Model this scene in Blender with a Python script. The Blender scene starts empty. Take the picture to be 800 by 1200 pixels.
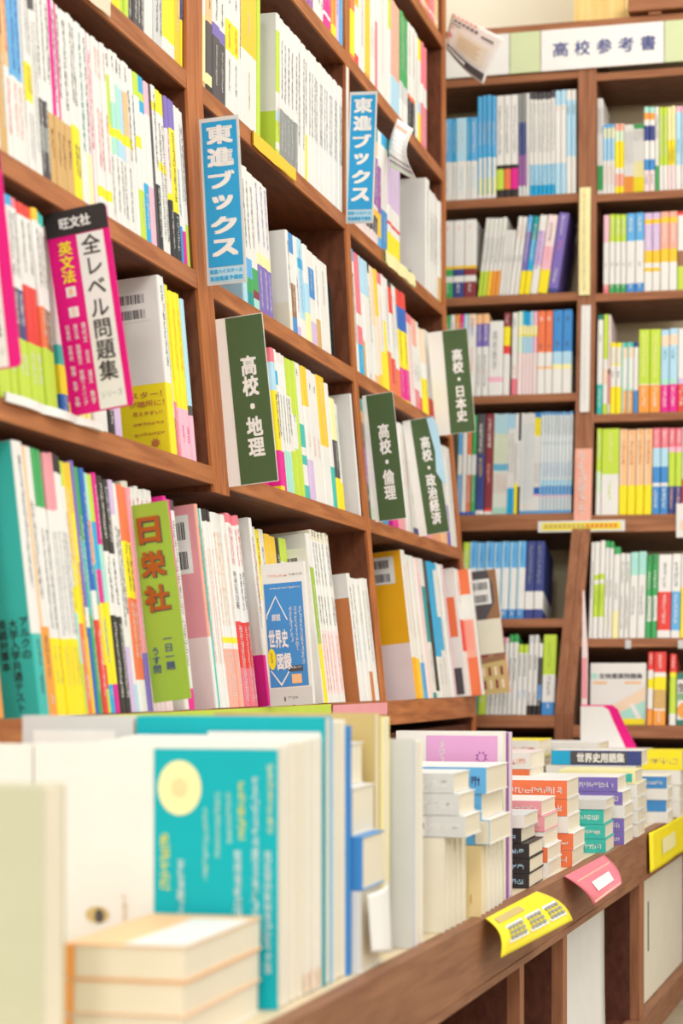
import bpy, math, random
from mathutils import Matrix, Vector
R = random.Random(7)
SC = bpy.context.scene
COL = SC.collection
PI = math.pi

# ------------------------------------------------------------------ camera geometry (room axes: X out of the left bookcase, Y along it, Z up)
F, CX, H, HY, YAW = 2370.0, 0.85, 0.65, 795.0, math.radians(14.2)
FZ = -.055                   # floor level
c_, s_ = math.cos(YAW), math.sin(YAW)

def hit_x(px, X):            # where the sight line of column px meets the plane X = const: its Y
    t = (px - 400) / F
    k = (CX - X) / (s_ - c_ * t)
    return k * (s_ * t + c_)

def hit_y(px, Y):            # ... the plane Y = const: its X
    t = (px - 400) / F
    k = Y / (s_ * t + c_)
    return CX + k * (c_ * t - s_)

def depth(X, Y):
    return -(X - CX) * s_ + Y * c_

def z_of(py, X, Y):
    return H + (HY - py) * depth(X, Y) / F

def width_of(px, X, Y):      # metres along X that px columns span at (X, Y)
    xc = (X - CX) * c_ + Y * s_
    zc = depth(X, Y)
    return px * zc / F / (c_ + s_ * xc / zc)

# ------------------------------------------------------------------ materials
MATS = {}
PAL = dict(
    W=(.83, .82, .79), W2=(.86, .85, .83), cream=(.80, .76, .62), page=(.80, .73, .58), grey=(.30, .31, .31), lgrey=(.66, .67, .67),
    black=(.035, .03, .03), dark=(.09, .08, .09), brown=(.32, .16, .08), tan=(.66, .42, .16), orange=(.90, .36, .06), lorange=(.93, .55, .28),
    yellow=(.95, .80, .02), gold=(.93, .60, .04), pyellow=(.92, .86, .45), lime=(.56, .74, .07), pgreen=(.70, .85, .66), green=(.06, .40, .12),
    mint=(.42, .77, .67), teal=(.05, .52, .46), dteal=(.02, .33, .34), cyan=(.02, .42, .76), sky=(.13, .44, .80), psky=(.46, .72, .88), blue=(.03, .15, .55),
    navy=(.05, .07, .26), violet=(.22, .16, .52), lilac=(.68, .52, .78), purple=(.36, .12, .42), magenta=(.80, .02, .30), pink=(.90, .50, .62),
    ppink=(.90, .74, .74), rose=(.84, .20, .26), red=(.80, .06, .05), ored=(.86, .20, .08), maroon=(.26, .04, .05), salmon=(.90, .44, .34),
    signgreen=(.045, .10, .02), leafgreen=(.36, .56, .06), signblue=(.0, .34, .70), signpink=(.78, .005, .22), obi=(.0, .42, .50), khaki=(.54, .54, .40),
    straw=(.84, .68, .36), orchid=(.74, .38, .68), burnt=(.44, .11, .012), headgreen=(.62, .70, .42), tanb=(.60, .46, .19), brick=(.58, .21, .07), amber=(.93, .46, .01), ink=(.15, .15, .15), mblue=(.06, .28, .66), dgreen=(.03, .22, .16), peach=(.90, .70, .52), hpink=(.85, .35, .40))

def mat(name, rough=.42, color=None):
    key = (name, rough)
    if key in MATS:
        return MATS[key]
    col = color or PAL[name]
    m = bpy.data.materials.new('paper_' + name)
    m.use_nodes = True
    nt = m.node_tree
    b = nt.nodes['Principled BSDF']
    b.inputs['Roughness'].default_value = rough
    b.inputs['Specular IOR Level'].default_value = .28
    tc = nt.nodes.new('ShaderNodeTexCoord')
    n = nt.nodes.new('ShaderNodeTexNoise')
    n.inputs['Scale'].default_value = 18
    n.inputs['Detail'].default_value = 3
    mx = nt.nodes.new('ShaderNodeMix')
    mx.data_type = 'RGBA'
    mx.inputs[6].default_value = (*[min(1, v * .94) for v in col], 1)
    mx.inputs[7].default_value = (*[min(1, v * 1.05) for v in col], 1)
    nt.links.new(tc.outputs['Object'], n.inputs['Vector'])
    nt.links.new(n.outputs['Fac'], mx.inputs[0])
    nt.links.new(mx.outputs[2], b.inputs['Base Color'])
    MATS[key] = m
    return m

def wood(name, c0, c1, scale=(3, 40, 40), rough=.55):
    m = bpy.data.materials.new(name)
    m.use_nodes = True
    nt = m.node_tree
    b = nt.nodes['Principled BSDF']
    b.inputs['Roughness'].default_value = rough
    b.inputs['Specular IOR Level'].default_value = .3
    tc = nt.nodes.new('ShaderNodeTexCoord')
    mp = nt.nodes.new('ShaderNodeMapping')
    mp.inputs['Scale'].default_value = scale
    n = nt.nodes.new('ShaderNodeTexNoise')
    n.inputs['Scale'].default_value = 2.2
    n.inputs['Detail'].default_value = 6
    n.inputs['Distortion'].default_value = .6
    r = nt.nodes.new('ShaderNodeValToRGB')
    r.color_ramp.elements[0].position = .30
    r.color_ramp.elements[0].color = (*c0, 1)
    r.color_ramp.elements[1].position = .72
    r.color_ramp.elements[1].color = (*c1, 1)
    L = nt.links.new
    L(tc.outputs['Object'], mp.inputs['Vector'])
    L(mp.outputs['Vector'], n.inputs['Vector'])
    L(n.outputs['Fac'], r.inputs['Fac'])
    L(r.outputs['Color'], b.inputs['Base Color'])
    bp = nt.nodes.new('ShaderNodeBump')
    bp.inputs['Strength'].default_value = .08
    L(n.outputs['Fac'], bp.inputs['Height'])
    L(bp.outputs['Normal'], b.inputs['Normal'])
    return m

W_Y = wood('brown_wood_along', (.30, .085, .022), (.52, .19, .06), (40, 3, 40))
W_X = wood('brown_wood_across', (.25, .09, .036), (.42, .175, .08), (3, 40, 40))
W_Z = wood('brown_wood_upright', (.34, .092, .021), (.56, .195, .056), (40, 40, 3))
W_ZB = wood('brown_wood_upright_back', (.25, .092, .04), (.41, .175, .085), (40, 40, 3))
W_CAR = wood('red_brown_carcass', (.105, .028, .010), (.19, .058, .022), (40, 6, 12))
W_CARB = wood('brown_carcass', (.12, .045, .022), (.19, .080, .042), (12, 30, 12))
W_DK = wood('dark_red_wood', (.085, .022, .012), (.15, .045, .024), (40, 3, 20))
W_PINE = wood('yellow_pine', (.72, .50, .16), (.85, .65, .27), (40, 40, 3))
W_BEIGE = wood('beige_board', (.76, .64, .43), (.84, .72, .50), (3, 3, 3), .6)
W_CNT = wood('counter_wood', (.21, .085, .04), (.33, .15, .075), (40, 3, 40))

def glassy():
    m = bpy.data.materials.new('clear_plastic')
    m.use_nodes = True
    b = m.node_tree.nodes['Principled BSDF']
    b.inputs['Base Color'].default_value = (.93, .96, .95, 1)
    b.inputs['Roughness'].default_value = .12
    b.inputs['Alpha'].default_value = .03
    return m
CLEAR = glassy()

# ------------------------------------------------------------------ object helpers
def link(name, verts, faces, mats, fm=None, parent=None):
    me = bpy.data.meshes.new(name)
    me.from_pydata(verts, [], faces)
    for m in (mats if isinstance(mats, list) else [mats]):
        me.materials.append(m)
    if fm:
        me.polygons.foreach_set('material_index', fm)
    o = bpy.data.objects.new(name, me)
    COL.objects.link(o)
    if parent:
        o.parent = parent
    return o

def box(name, lo, hi, m, parent=None, bev=.0):
    x0, y0, z0 = lo
    x1, y1, z1 = hi
    v = [(x0, y0, z0), (x1, y0, z0), (x1, y1, z0), (x0, y1, z0), (x0, y0, z1), (x1, y0, z1), (x1, y1, z1), (x0, y1, z1)]
    f = [(0, 3, 2, 1), (4, 5, 6, 7), (0, 1, 5, 4), (1, 2, 6, 5), (2, 3, 7, 6), (3, 0, 4, 7)]
    o = link(name, v, f, m, None, parent)
    if bev:
        b = o.modifiers.new('b', 'BEVEL')
        b.width = bev
        b.segments = 2
    return o

def prism(name, pts, axis, a0, a1, m, parent=None):
    """extrude a 2D outline: axis 'y' -> outline in (x,z); axis 'x' -> outline in (y,z); axis 'z' -> outline in (x,y)"""
    n = len(pts)
    def P(p, a):
        return {'y': (p[0], a, p[1]), 'x': (a, p[0], p[1]), 'z': (p[0], p[1], a)}[axis]
    v = [P(p, a0) for p in pts] + [P(p, a1) for p in pts]
    f = [tuple(range(n)), tuple(range(2 * n - 1, n - 1, -1))] + [(i, (i + 1) % n + 0, (i + 1) % n + n, i + n) for i in range(n)]
    o = link(name, v, f, m, None, parent)
    import bmesh
    bm = bmesh.new()
    bm.from_mesh(o.data)
    bmesh.ops.recalc_face_normals(bm, faces=bm.faces)
    bm.to_mesh(o.data)
    bm.free()
    return o

def empty(name, loc=(0, 0, 0)):
    o = bpy.data.objects.new(name, None)
    COL.objects.link(o)
    o.location = loc
    return o

def tag(o, label, cat, group=None):
    o['label'] = label
    o['category'] = cat
    if group:
        o['group'] = group
    return o

def struct(o):
    o['kind'] = 'structure'
    return o

FONT_CACHE = {}
def text_mesh(body, off=.0, gap=1.0):
    key = (body, off, gap)
    if key in FONT_CACHE:
        return FONT_CACHE[key]
    c = bpy.data.curves.new('type', 'FONT')
    c.body = body
    c.align_x = 'CENTER'
    c.size = 1
    c.space_line = gap
    c.resolution_u = 3
    o = bpy.data.objects.new('type', c)
    COL.objects.link(o)
    me = bpy.data.meshes.new_from_object(o.evaluated_get(bpy.context.evaluated_depsgraph_get()))
    bpy.data.objects.remove(o)
    bpy.data.curves.remove(c)
    P = [(v.co.x, v.co.y) for v in me.vertices]
    Fc = [tuple(p.vertices) for p in me.polygons]
    bpy.data.meshes.remove(me)
    V, Fa = [], []
    for q, (dx, dy) in enumerate([(0, 0)] if off < .008 else [(off, off), (-off, off), (off, -off), (-off, -off)]):    # a heavier stroke
        n = len(V)
        V += [(x + dx, y + dy, q * .00006) for x, y in P]
        Fa += [tuple(k + n for k in f) for f in Fc]
    xs = [v[0] for v in V]
    ys = [v[1] for v in V]
    x0, x1, y0, y1 = min(xs), max(xs), min(ys), max(ys)
    V = [((x - x0) / (x1 - x0) - .5, (y - y0) / (y1 - y0) - .5, e) for x, y, e in V]
    FONT_CACHE[key] = (V, Fa)
    return FONT_CACHE[key]

def txt(parent, body, cx, cz, w, h, colour, off=.02, vert=False, y=-.0009, gap=1.0, name='lettering', face='-y'):
    """writing w x h metres big, centred at (cx, cz) on the parent's front face"""
    if vert:
        body = '\n'.join(body)
    V, Fc = text_mesh(body, off, gap if vert else 1.0)
    if face == '-y':
        v = [(cx + a * w, y - e, cz + b * h) for a, b, e in V]
    elif face == '+x':
        v = [(-y + e, cx + a * w, cz + b * h) for a, b, e in V]
    else:
        v = [(cx + a * w, cz + b * h, -y + e) for a, b, e in V]
    return link(name, v, Fc, mat(colour), None, parent)

def quad(parent, name, x0, x1, z0, z1, colour, y=-.0005, face='-y'):
    if face == '-y':
        v = [(x0, y, z0), (x1, y, z0), (x1, y, z1), (x0, y, z1)]
    else:
        v = [(-y, x0, z0), (-y, x1, z0), (-y, x1, z1), (-y, x0, z1)]
    return link(name, v, [(0, 1, 2, 3)], mat(colour), None, parent)

def poly(parent, name, pts, colour, y=-.0005):
    return link(name, [(a, y, b) for a, b in pts], [tuple(range(len(pts)))], mat(colour), None, parent)

def ellipse(cx, cz, a, b, n=28):
    return [(cx + a * math.cos(2 * PI * i / n), cz + b * math.sin(2 * PI * i / n)) for i in range(n)]

def barcode(parent, x0, x1, z0, z1, y=-.0008):
    q = quad(parent, 'barcode_label', x0, x1, z0, z1, 'W2', y)
    v, f = [], []
    for k in range(2):
        za = z0 + (z1 - z0) * (.08 + .5 * k)
        zb = za + (z1 - z0) * .30
        x = x0 + (x1 - x0) * .08
        while x < x0 + (x1 - x0) * .86:
            w = R.choice([.0006, .0009, .0015, .0021])
            i = len(v)
            v += [(x, y - .0004, za), (x + w, y - .0004, za), (x + w, y - .0004, zb), (x, y - .0004, zb)]
            f.append((i, i + 1, i + 2, i + 3))
            x += w + R.choice([.0007, .001, .0016])
    link('barcode', v, f, mat('dark'), None, q)
    return q

def strokes(n, cell, seed, across=.5):
    """n blocks of short bars one under the other, standing for print too small to read; quads in (a, b), b downwards"""
    r = random.Random(seed)
    out = []
    for i in range(n):
        b = -i * cell * 1.12
        w = cell * r.uniform(.66, .9)
        t = cell * .10
        rows = r.choice([2, 3, 3, 4])
        for k in range(rows):
            bb = b - cell * (.06 + .80 * k / max(1, rows - 1) + r.uniform(-.03, .03))
            ww = w * r.uniform(.4, 1)
            sh = r.uniform(-.5, .5) * (w - ww)
            out.append((sh - ww / 2, sh + ww / 2, bb - t, bb))
        for k in range(r.choice([2, 2, 3])):
            aa = r.uniform(-.42, .42) * w
            b0 = r.uniform(.0, .35)
            out.append((aa - t / 2, aa + t / 2, b - cell * r.uniform(b0 + .3, .96), b - cell * b0))
    return out

def print_on(parent, name, ca, top, bottom, cell, colour, plane, seed, y=.0004):
    n = max(1, int((top - bottom) / (cell * 1.12)))
    v, f = [], []
    for a0, a1, b0, b1 in strokes(n, cell, seed):
        i = len(v)
        for a, b in ((a0, b0), (a1, b0), (a1, b1), (a0, b1)):
            v.append({'+x': (y, ca + a, top + b), '-y': (ca + a, -y, top + b), 'top': (ca + a, top + b, y), '-yh': (top + b, -y, ca + a)}[plane])
        f.append((i, i + 1, i + 2, i + 3))
    if not f:
        return None
    return link(name, v, f, mat(colour), None, parent)

# ------------------------------------------------------------------ books
ORD = ('first second third fourth fifth sixth seventh eighth ninth tenth eleventh twelfth thirteenth fourteenth fifteenth sixteenth seventeenth '
       'eighteenth nineteenth twentieth').split()

def bands_of(s):
    out, a = [], 0.0
    for p in s.split(','):
        if ':' in p:
            k, e = p.split(':')
            out.append((k, float(e)))
        else:
            out.append((p, 1.0))
    return out

def book(name, t, h, d, bands, edge=None, letters='', seed=0):
    """a shelved book: spine on the plane x=0 facing +x, thickness along y, standing on z=0"""
    bs = bands_of(bands)
    zs = [0.0] + [b[1] * h for b in bs]
    r = min(.0028, t * .24)
    pts = [(-d, 0), (-r, 0), (-r * .3, r * .3), (0, r), (0, t - r), (-r * .3, t - r * .3), (-r, t), (-d, t)]
    if edge:
        pts.insert(4, (0, r + (t - 2 * r) * .22))
    n = len(pts)
    keys = []
    def mi(k):
        if k not in keys:
            keys.append(k)
        return keys.index(k)
    v = [(x, y, z) for z in zs for x, y in pts]
    f, fm = [], []
    for j in range(len(bs)):
        for i in range(n):
            k = (i + 1) % n
            f.append((j * n + i, j * n + k, (j + 1) * n + k, (j + 1) * n + i))
            if i == n - 1:
                fm.append(mi('page'))
            elif edge and i in (1, 2, 3) and j >= (0 if edge[0] != '^' else 1):
                fm.append(mi(edge.strip('^')))
            else:
                fm.append(mi(bs[j][0]))
    f.append(tuple(range(n - 1, -1, -1)))
    fm.append(mi('page'))
    f.append(tuple(len(bs) * n + i for i in range(n)))
    fm.append(mi('page'))
    o = link(name, v, f, [mat(k) for k in keys], fm)
    if letters:
        for q, part in enumerate(letters.split(';')):
            ck, rng = part.split(':')
            ck = {'lgrey': 'grey', 'grey': 'ink'}.get(ck, ck)
            a, b = (float(x) for x in rng.split('-'))
            cell = min(t * .62, .011)
            print_on(o, 'title', t / 2, b * h, a * h, cell, ck, '+x', seed * 7 + q)
    return o

ROWS = []          # (object, description, row phrase, category)
def register(o, desc, row, cat):
    ROWS.append((o, desc, row, cat))

def finish_labels():
    from collections import defaultdict
    g = defaultdict(list)
    for o, d, row, cat in ROWS:
        g[(d, row)].append((o, cat))
    for (d, row), lst in g.items():
        for i, (o, cat) in enumerate(lst):
            if len(lst) == 1:
                tag(o, f'{d}, {row}', cat)
            else:
                tag(o, f'{d}, {ORD[i]} from left, {row}', cat, f'{d} {row}')

class Row:
    """a row of books standing on one shelf"""
    def __init__(s, phrase, kind, cat, facing, plane, z, tilt, height, depth, start, lim):
        s.phrase, s.kind, s.cat, s.facing, s.plane, s.z, s.tilt, s.h, s.d, s.px, s.seed = phrase, kind, cat, facing, plane, z, tilt, height, depth, start, sum(map(ord, phrase))
        s.lim = lim
        s.end = lim[0]
    def at(s, px, out=0.0):
        out = max(out, 0)
        return hit_x(px, s.plane + out) if s.facing == 'x' else hit_y(px, s.plane - out)
    def add(s, px1, n, desc, bands, letters='', h=None, out=0.0, edge=None, lean=0.0, d=None, kind=None, cat=None):
        a, b = s.at(s.px, out), s.at(px1, out)
        a = max(a, s.end)
        b = min(max(b, a + .004 * n), s.lim[1])
        made = []
        s.px = px1
        if b - a < .003 * n:
            return None
        step = (b - a) / n
        for i in range(n):
            s.seed += 1
            t = step - .0013
            hh = (h or s.h) * R.uniform(.992, 1.004)
            o = book(kind or s.kind, t, hh, d or s.d, bands, edge, letters, s.seed)
            p = a + i * step + .00065
            jit = R.uniform(-.0025, .001) + out
            up = s.z + .0008 + jit * math.tan(s.tilt) + (t * math.sin(-lean) + .0004 if lean else 0)
            if s.facing == 'x':
                o.location = (s.plane + jit, p, up)
                o.rotation_euler = (lean, -s.tilt, 0)
            else:
                o.location = (p, s.plane - jit, up)
                o.rotation_euler = (lean, -s.tilt, -PI / 2)
            register(o, desc, s.phrase, cat or s.cat)
            made.append(o)
        s.end = b
        return made[0] if n == 1 else made
    def gap(s, px1, out=0.0):
        s.px = px1
        return s

# ------------------------------------------------------------------ room
def plain(name, a, b, scale=3, rough=.7):
    m = wood(name, a, b, (scale, scale, scale), rough)
    return m
M_WALL = plain('cream_wall_paint', (.84, .82, .69), (.88, .86, .73))
struct(box('wall_left', (-.45, -2.6, FZ), (-.37, 5.4, 3.0), M_WALL))
struct(box('wall_back', (-.369, 5.32, FZ), (5.0, 5.4, 3.0), M_WALL))
def floor_mat():
    m = plain('grey_vinyl_floor', (.34, .29, .19), (.42, .36, .25), 6, .5)
    nt = m.node_tree
    w = nt.nodes.new('ShaderNodeTexWave')
    w.bands_direction = 'Y'
    w.inputs['Scale'].default_value = 9
    tc = nt.nodes.new('ShaderNodeTexCoord')
    nt.links.new(tc.outputs['Object'], w.inputs['Vector'])
    mx = nt.nodes.new('ShaderNodeMix')
    mx.data_type = 'RGBA'
    mx.blend_type = 'MULTIPLY'
    mx.inputs[0].default_value = .3
    b = nt.nodes['Principled BSDF']
    src = b.inputs['Base Color'].links[0].from_socket
    nt.links.new(src, mx.inputs[6])
    nt.links.new(w.outputs['Color'], mx.inputs[7])
    nt.links.new(mx.outputs[2], b.inputs['Base Color'])
    return m
struct(box('floor', (-.45, -2.6, FZ - .05), (5.0, 5.4, FZ), floor_mat()))

# ------------------------------------------------------------------ the long left bookcase: three bays
LV = dict(D=(.608, 0.0), C=(.951, -.033), B=(1.230, -.0565), A=(1.516, -.0715), E=(1.826, -.0715), G=(2.135, -.0715))
TILT = dict(D=math.radians(6.4), C=math.radians(5.0), B=math.radians(3.5), A=0, E=0, G=0)
def left_bay(label, y0, y1, tl, tr, notch):
    b = tag(empty('bookcase', (0, (y0 + y1) / 2, 0)), label, 'bookcase', 'bays of the long left bookcase')
    oy = (y0 + y1) / 2
    low = [(0, FZ), (0, .6075)]
    high = [(-.033, .951), (-.0565, 1.230), (-.0715, 1.516), (-.0715, 2.42)]
    for ya, yb, zs in ((y0 - oy, y0 + tl - oy, notch[0]), (y1 - tr - oy, y1 - oy, notch[1])):
        up = ([(-.033 * (zs - .608) / .343, zs)] if zs else []) + high
        front = low + ([(-.264, .608 - .264 * math.tan(TILT['D']) - .002), (-.264, zs)] if zs else []) + up      # between the bottom and second shelf the post steps back behind the tall books
        u = prism('upright', [(-.34, FZ)] + [(x - .0045, z) for x, z in front] + [(-.34, 2.42)], 'y', ya, yb, W_CAR, b)
        for part in ((low, up) if zs else (front,)):
            prism('front_edge', part + [(x - .0045, z) for x, z in part[::-1]], 'y', ya, yb, W_Z, u)
    a0, a1 = y0 + tl - oy, y1 - tr - oy
    for k, (z, x) in LV.items():
        th = .046 if k == 'D' else .0255
        o = box('shelf', (-.255, a0, -th), (-.0045, a1, 0), W_CAR, b)
        o.location = (x, 0, z)
        o.rotation_euler = (0, -TILT[k], 0)
        box('front_edge', (-.0045, a0, -th), (0, a1, 0), W_Y, o)
    box('back_panel', (-.338, a0, FZ), (-.318, a1, 2.40), W_DK, b)
    box('plinth', (-.30, a0, FZ), (-.012, a1, .545), W_DK, b)
    box('top_board', (-.338, a0, 2.39), (-.0715, a1, 2.42), W_Y, b)
    return b
left_bay('near bay of the left bookcase, beside the magenta workbook signs', 1.84, 2.7765, .035, .036, (0, .915))
left_bay('middle bay of the left bookcase, with the green geography sign', 2.7775, 3.6865, .036, .016, (.915, 0))
left_bay('far bay of the left bookcase, next to the back corner', 3.6875, 4.636, .016, .036, (0, 0))

def LRow(phrase, key, start, h=.235, d=.185):
    z, x = LV[key]
    lim = {'near': (1.877, 2.7395), 'middle': (2.8145, 3.6695), 'far': (3.7045, 4.5985)}[phrase.split()[0]]
    if key == 'D':                # the bottom shelf runs on in front of the near post
        lim = {'near': (1.877, 3.0), 'middle': (r.end if r else 0, 3.6695), 'far': lim}[phrase.split()[0]]
    return Row(phrase, 'workbook', 'workbook', 'x', x - .004, z, TILT[key], h, d, start, lim)

# --- near bay
r = None
r = LRow('near bay fourth shelf up', 'A', 100)
r.add(118, 2, 'white workbook with grey print', 'W', 'grey:.1-.8')
r.add(125, 1, 'pale workbook', 'W,', 'k:0-0') if 0 else r.add(132, 1, 'white workbook beside yellow neighbour', 'W', 'grey:.1-.9')
r.add(142, 2, 'white workbook with yellow foot', 'yellow:.2,W', 'grey:.3-.9')
r.add(151, 2, 'bright green workbook', 'lime', 'W:.1-.9')
r.add(171, 4, 'black striped workbook with white print', 'dark:.95,W', 'W:.03-.9')
r.add(181, 2, 'plain white workbook', 'W', 'grey:.3-.9')
r.add(191, 2, 'grey patterned workbook', 'lgrey', 'dark:.05-.9')
r.add(207, 2, 'white workbook with yellow block', 'W:.1,yellow:.42,W', 'grey:.5-.9')
r.add(213, 1, 'orange yellow workbook', 'gold:.5,yellow', 'W:.2-.9')
r.add(218, 1, 'yellow workbook with navy print by the post', 'yellow:.3,navy:.6,W', 'W:.3-.6')

r = LRow('near bay third shelf up', 'B', -20, .226)
r.add(4, 2, 'white workbook at frame edge', 'W', 'grey:.2-.9')
r.add(11, 1, 'brown footed workbook', 'tan:.6,brown', 'W:.1-.5')
r.add(18, 1, 'orange topped white workbook', 'W:.46,lorange', 'rose:.1-.4;ored:.5-.9')
r.add(34, 2, 'blue topped white workbook', 'W:.43,sky', 'salmon:.1-.4;blue:.46-.9')
r.add(37, 1, 'plain white workbook beside the blue tops', 'W', 'lgrey:.2-.9')
r.add(45, 2, 'white workbook with yellow label', 'W:.36,yellow:.56,W', 'lgrey:.05-.3;grey:.38-.54;grey:.6-.9')
r.add(52, 2, 'white workbook with black top', 'W:.86,dark', 'grey:.1-.8')
r.add(62, 2, 'white workbook with dark grey foot', 'dark:.15,grey:.28,dark:.42,W', 'W:.03-.4;grey:.5-.95')
r.add(69, 1, 'tan footed white workbook', 'tan:.38,W', 'brown:.1-.3;grey:.5-.95')
r.add(81, 2, 'tan footed workbook with magenta edge', 'tan:.38,W', 'brown:.1-.3;grey:.45-.95', edge='^magenta')
r.add(89, 1, 'tan footed white workbook by yellow feet', 'tan:.38,W', 'brown:.1-.3;grey:.45-.95')
r.add(100, 2, 'white workbook with bright yellow foot', 'yellow:.40,W', 'grey:.1-.3;grey:.5-.95')
r.add(107, 1, 'white workbook with teal print', 'W', 'dteal:.25-.95')
r.add(113, 1, 'white workbook with pale yellow foot', 'pyellow:.3,W', 'grey:.3-.95')
r.add(119, 1, 'white workbook with pink stripe', 'W', 'rose:.3-.9', edge='pink')
r.add(134, 3, 'white workbook with yellow dot and red marks', 'W:.10,yellow:.16,W', 'rose:.25-.6;salmon:.75-.95')
for px, nm, bd in ((139, 'pale white footed workbook with lime stripe', 'W:.40,pgreen:.5,yellow:.56,lime:.85,W'), (144, 'pale white footed workbook with green stripe', 'W:.40,mint:.5,yellow:.55,mint:.7,W'),
                   (149, 'pale white footed workbook with aqua stripe', 'W:.40,psky:.5,yellow:.56,mint:.82,W'), (154, 'pale white footed workbook with blue stripe', 'W:.40,psky:.5,yellow:.56,psky:.82,W'),
                   (159, 'pale white footed workbook with orange stripe', 'W:.40,ppink:.5,yellow:.56,lorange:.82,W')):
    r.add(px, 1, nm, bd, 'lgrey:.03-.38;grey:.85-.97')
r.add(164, 1, 'white workbook with black and yellow print', 'W:.4,W:.5,yellow:.56,W', 'dark:.42-.85')
r.add(168, 1, 'white workbook with navy print', 'W', 'navy:.42-.85')
r.add(174, 1, 'pale green workbook with green foot', 'lime:.30,W:.55,yellow:.62,W:.86,lime', 'W:.05-.25')
r.add(180, 1, 'white workbook with cyan foot and cyan top', 'cyan:.36,W:.78,cyan:.85,lime:.9,cyan', 'W:.05-.3')
r.add(186, 1, 'white workbook with pink foot and pink top', 'pink:.36,W:.8,pink', 'W:.05-.3')
r.add(188, 1, 'thin black spined workbook', 'dark')
r.add(193, 1, 'white workbook with black foot', 'black:.4,W:.85,yellow:.9,W', 'W:.05-.38;dark:.5-.95')
r.add(203, 2, 'white workbook with yellow top', 'W:.5,yellow:.56,W:.86,yellow', 'grey:.05-.8')
r.add(207, 1, 'pale pink workbook with black foot', 'black:.36,yellow:.4,ppink:.8,violet', 'W:.05-.3;purple:.45-.8')
r.add(214, 1, 'yellow workbook with black foot', 'black:.3,yellow:.82,violet', 'W:.03-.28;dark:.32-.8')
r.add(218, 1, 'white workbook with blue foot', 'mblue:.24,W', 'mblue:.3-.6')
r.add(221, 1, 'white workbook with magenta foot', 'magenta:.22,W', 'grey:.4-.9')
r.add(226, 1, 'white workbook with lime foot', 'lime:.28,W', 'grey:.4-.9')
r.add(230, 1, 'black workbook with red middle by the post', 'dark:.34,red:.62,dark', 'W:.05-.95')

r = LRow('near bay second shelf up', 'C', -20, .236)
r.add(3, 2, 'lime footed workbook with grey middle', 'lime:.32,W:.5,grey:.58,W', 'grey:.6-.9')
for px, nm, k, tp in ((17, 'maroon', 'maroon', 'psky'), (25, 'teal', 'teal', 'sky'), (33, 'black', 'dark', 'cyan'), (41, 'navy', 'navy', 'rose')):
    r.add(px, 1, f'lime footed workbook with {nm} middle', f'lime:.32,{k}:.56,W:.95,{tp}', 'W:.1-.25;W:.34-.54;lgrey:.6-.93')
r.add(57, 2, 'lime footed workbook with bright red middle', 'lime:.32,red:.6,W:.94,red', 'W:.1-.28;lgrey:.62-.92')
r.add(63, 1, 'lime footed workbook with orange middle', 'lime:.32,ored:.52,W:.94,gold', 'W:.34-.5;grey:.6-.9')
r.add(72, 2, 'lime footed workbook with brown middle', 'lime:.32,brown:.52,W:.94,teal', 'W:.34-.5;grey:.6-.9')
r.gap(88, -.012)
r.add(96, 1, 'blue and yellow workbook under the magenta sign', 'blue:.15,yellow:.3,teal:.4,W', 'W:.02-.14', out=-.012)
r.add(103, 1, 'red workbook under the magenta sign', 'yellow:.12,red:.3,W', 'W:.14-.28', out=-.012)
r.add(122, 3, 'white workbook with yellow foot strip', 'pyellow:.12,W', 'grey:.3-.9', out=-.012, edge='yellow')
r.add(140, 3, 'plain white workbook behind magenta sign', 'W:.9,cream', 'grey:.3-.9', out=-.012)
r.add(147, 1, 'white workbook with black foot strip', 'black:.3,W:.7,pink', 'W:.03-.28;dark:.85-.97', out=-.012)
r.add(157, 2, 'lilac pink workbook', 'lilac:.2,W:.65,pink', 'dark:.86-.97', out=-.012)
b = r.gap(201).add(208, 1, 'white workbook with barcode and yellow band on its cover', 'yellow:.40,W', 'grey:.45-.95', h=.242, d=.19)
barcode(b, -.066, -.014, .183, .224)
for k, (s, z, w) in enumerate((('スター！', .083, .045), ('が随所に！', .071, .05), ('見えやすい！', .058, .042), ('も演習で対策的に！', .044, .055), ('もマークあり！', .030, .045))):
    if k < 3:
        txt(b, s, -.030, z, w, .0085 if k < 2 else .0058, 'brick', .01)
    else:
        print_on(b, 'cover_print', z, -.008, -.056, .0056, 'brick', '-yh', 50 + k, .0009)
poly(b, 'logo', [(-.022 + .0075 * math.cos(a) * (1 if i % 2 else .55), .017 + .0075 * math.sin(a) * (1 if i % 2 else .55)) for i, a in enumerate([j * PI / 8 for j in range(16)])], 'brick', -.0009)
r.add(211, 1, 'blue printed workbook with dark foot', 'dark:.22,psky:.5,cyan:.6,sky', 'W:.3-.95')
r.add(215, 1, 'yellow workbook with red foot', 'rose:.32,yellow', 'W:.04-.3;gold:.4-.9')
r.add(227, 2, 'yellow workbook with pink foot', 'pink:.30,yellow', 'magenta:.05-.2;gold:.5-.9', h=.232)
r.add(231, 1, 'thin pale blue workbook with pink foot', 'pink:.28,dark:.34,psky', '', h=.228)

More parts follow.
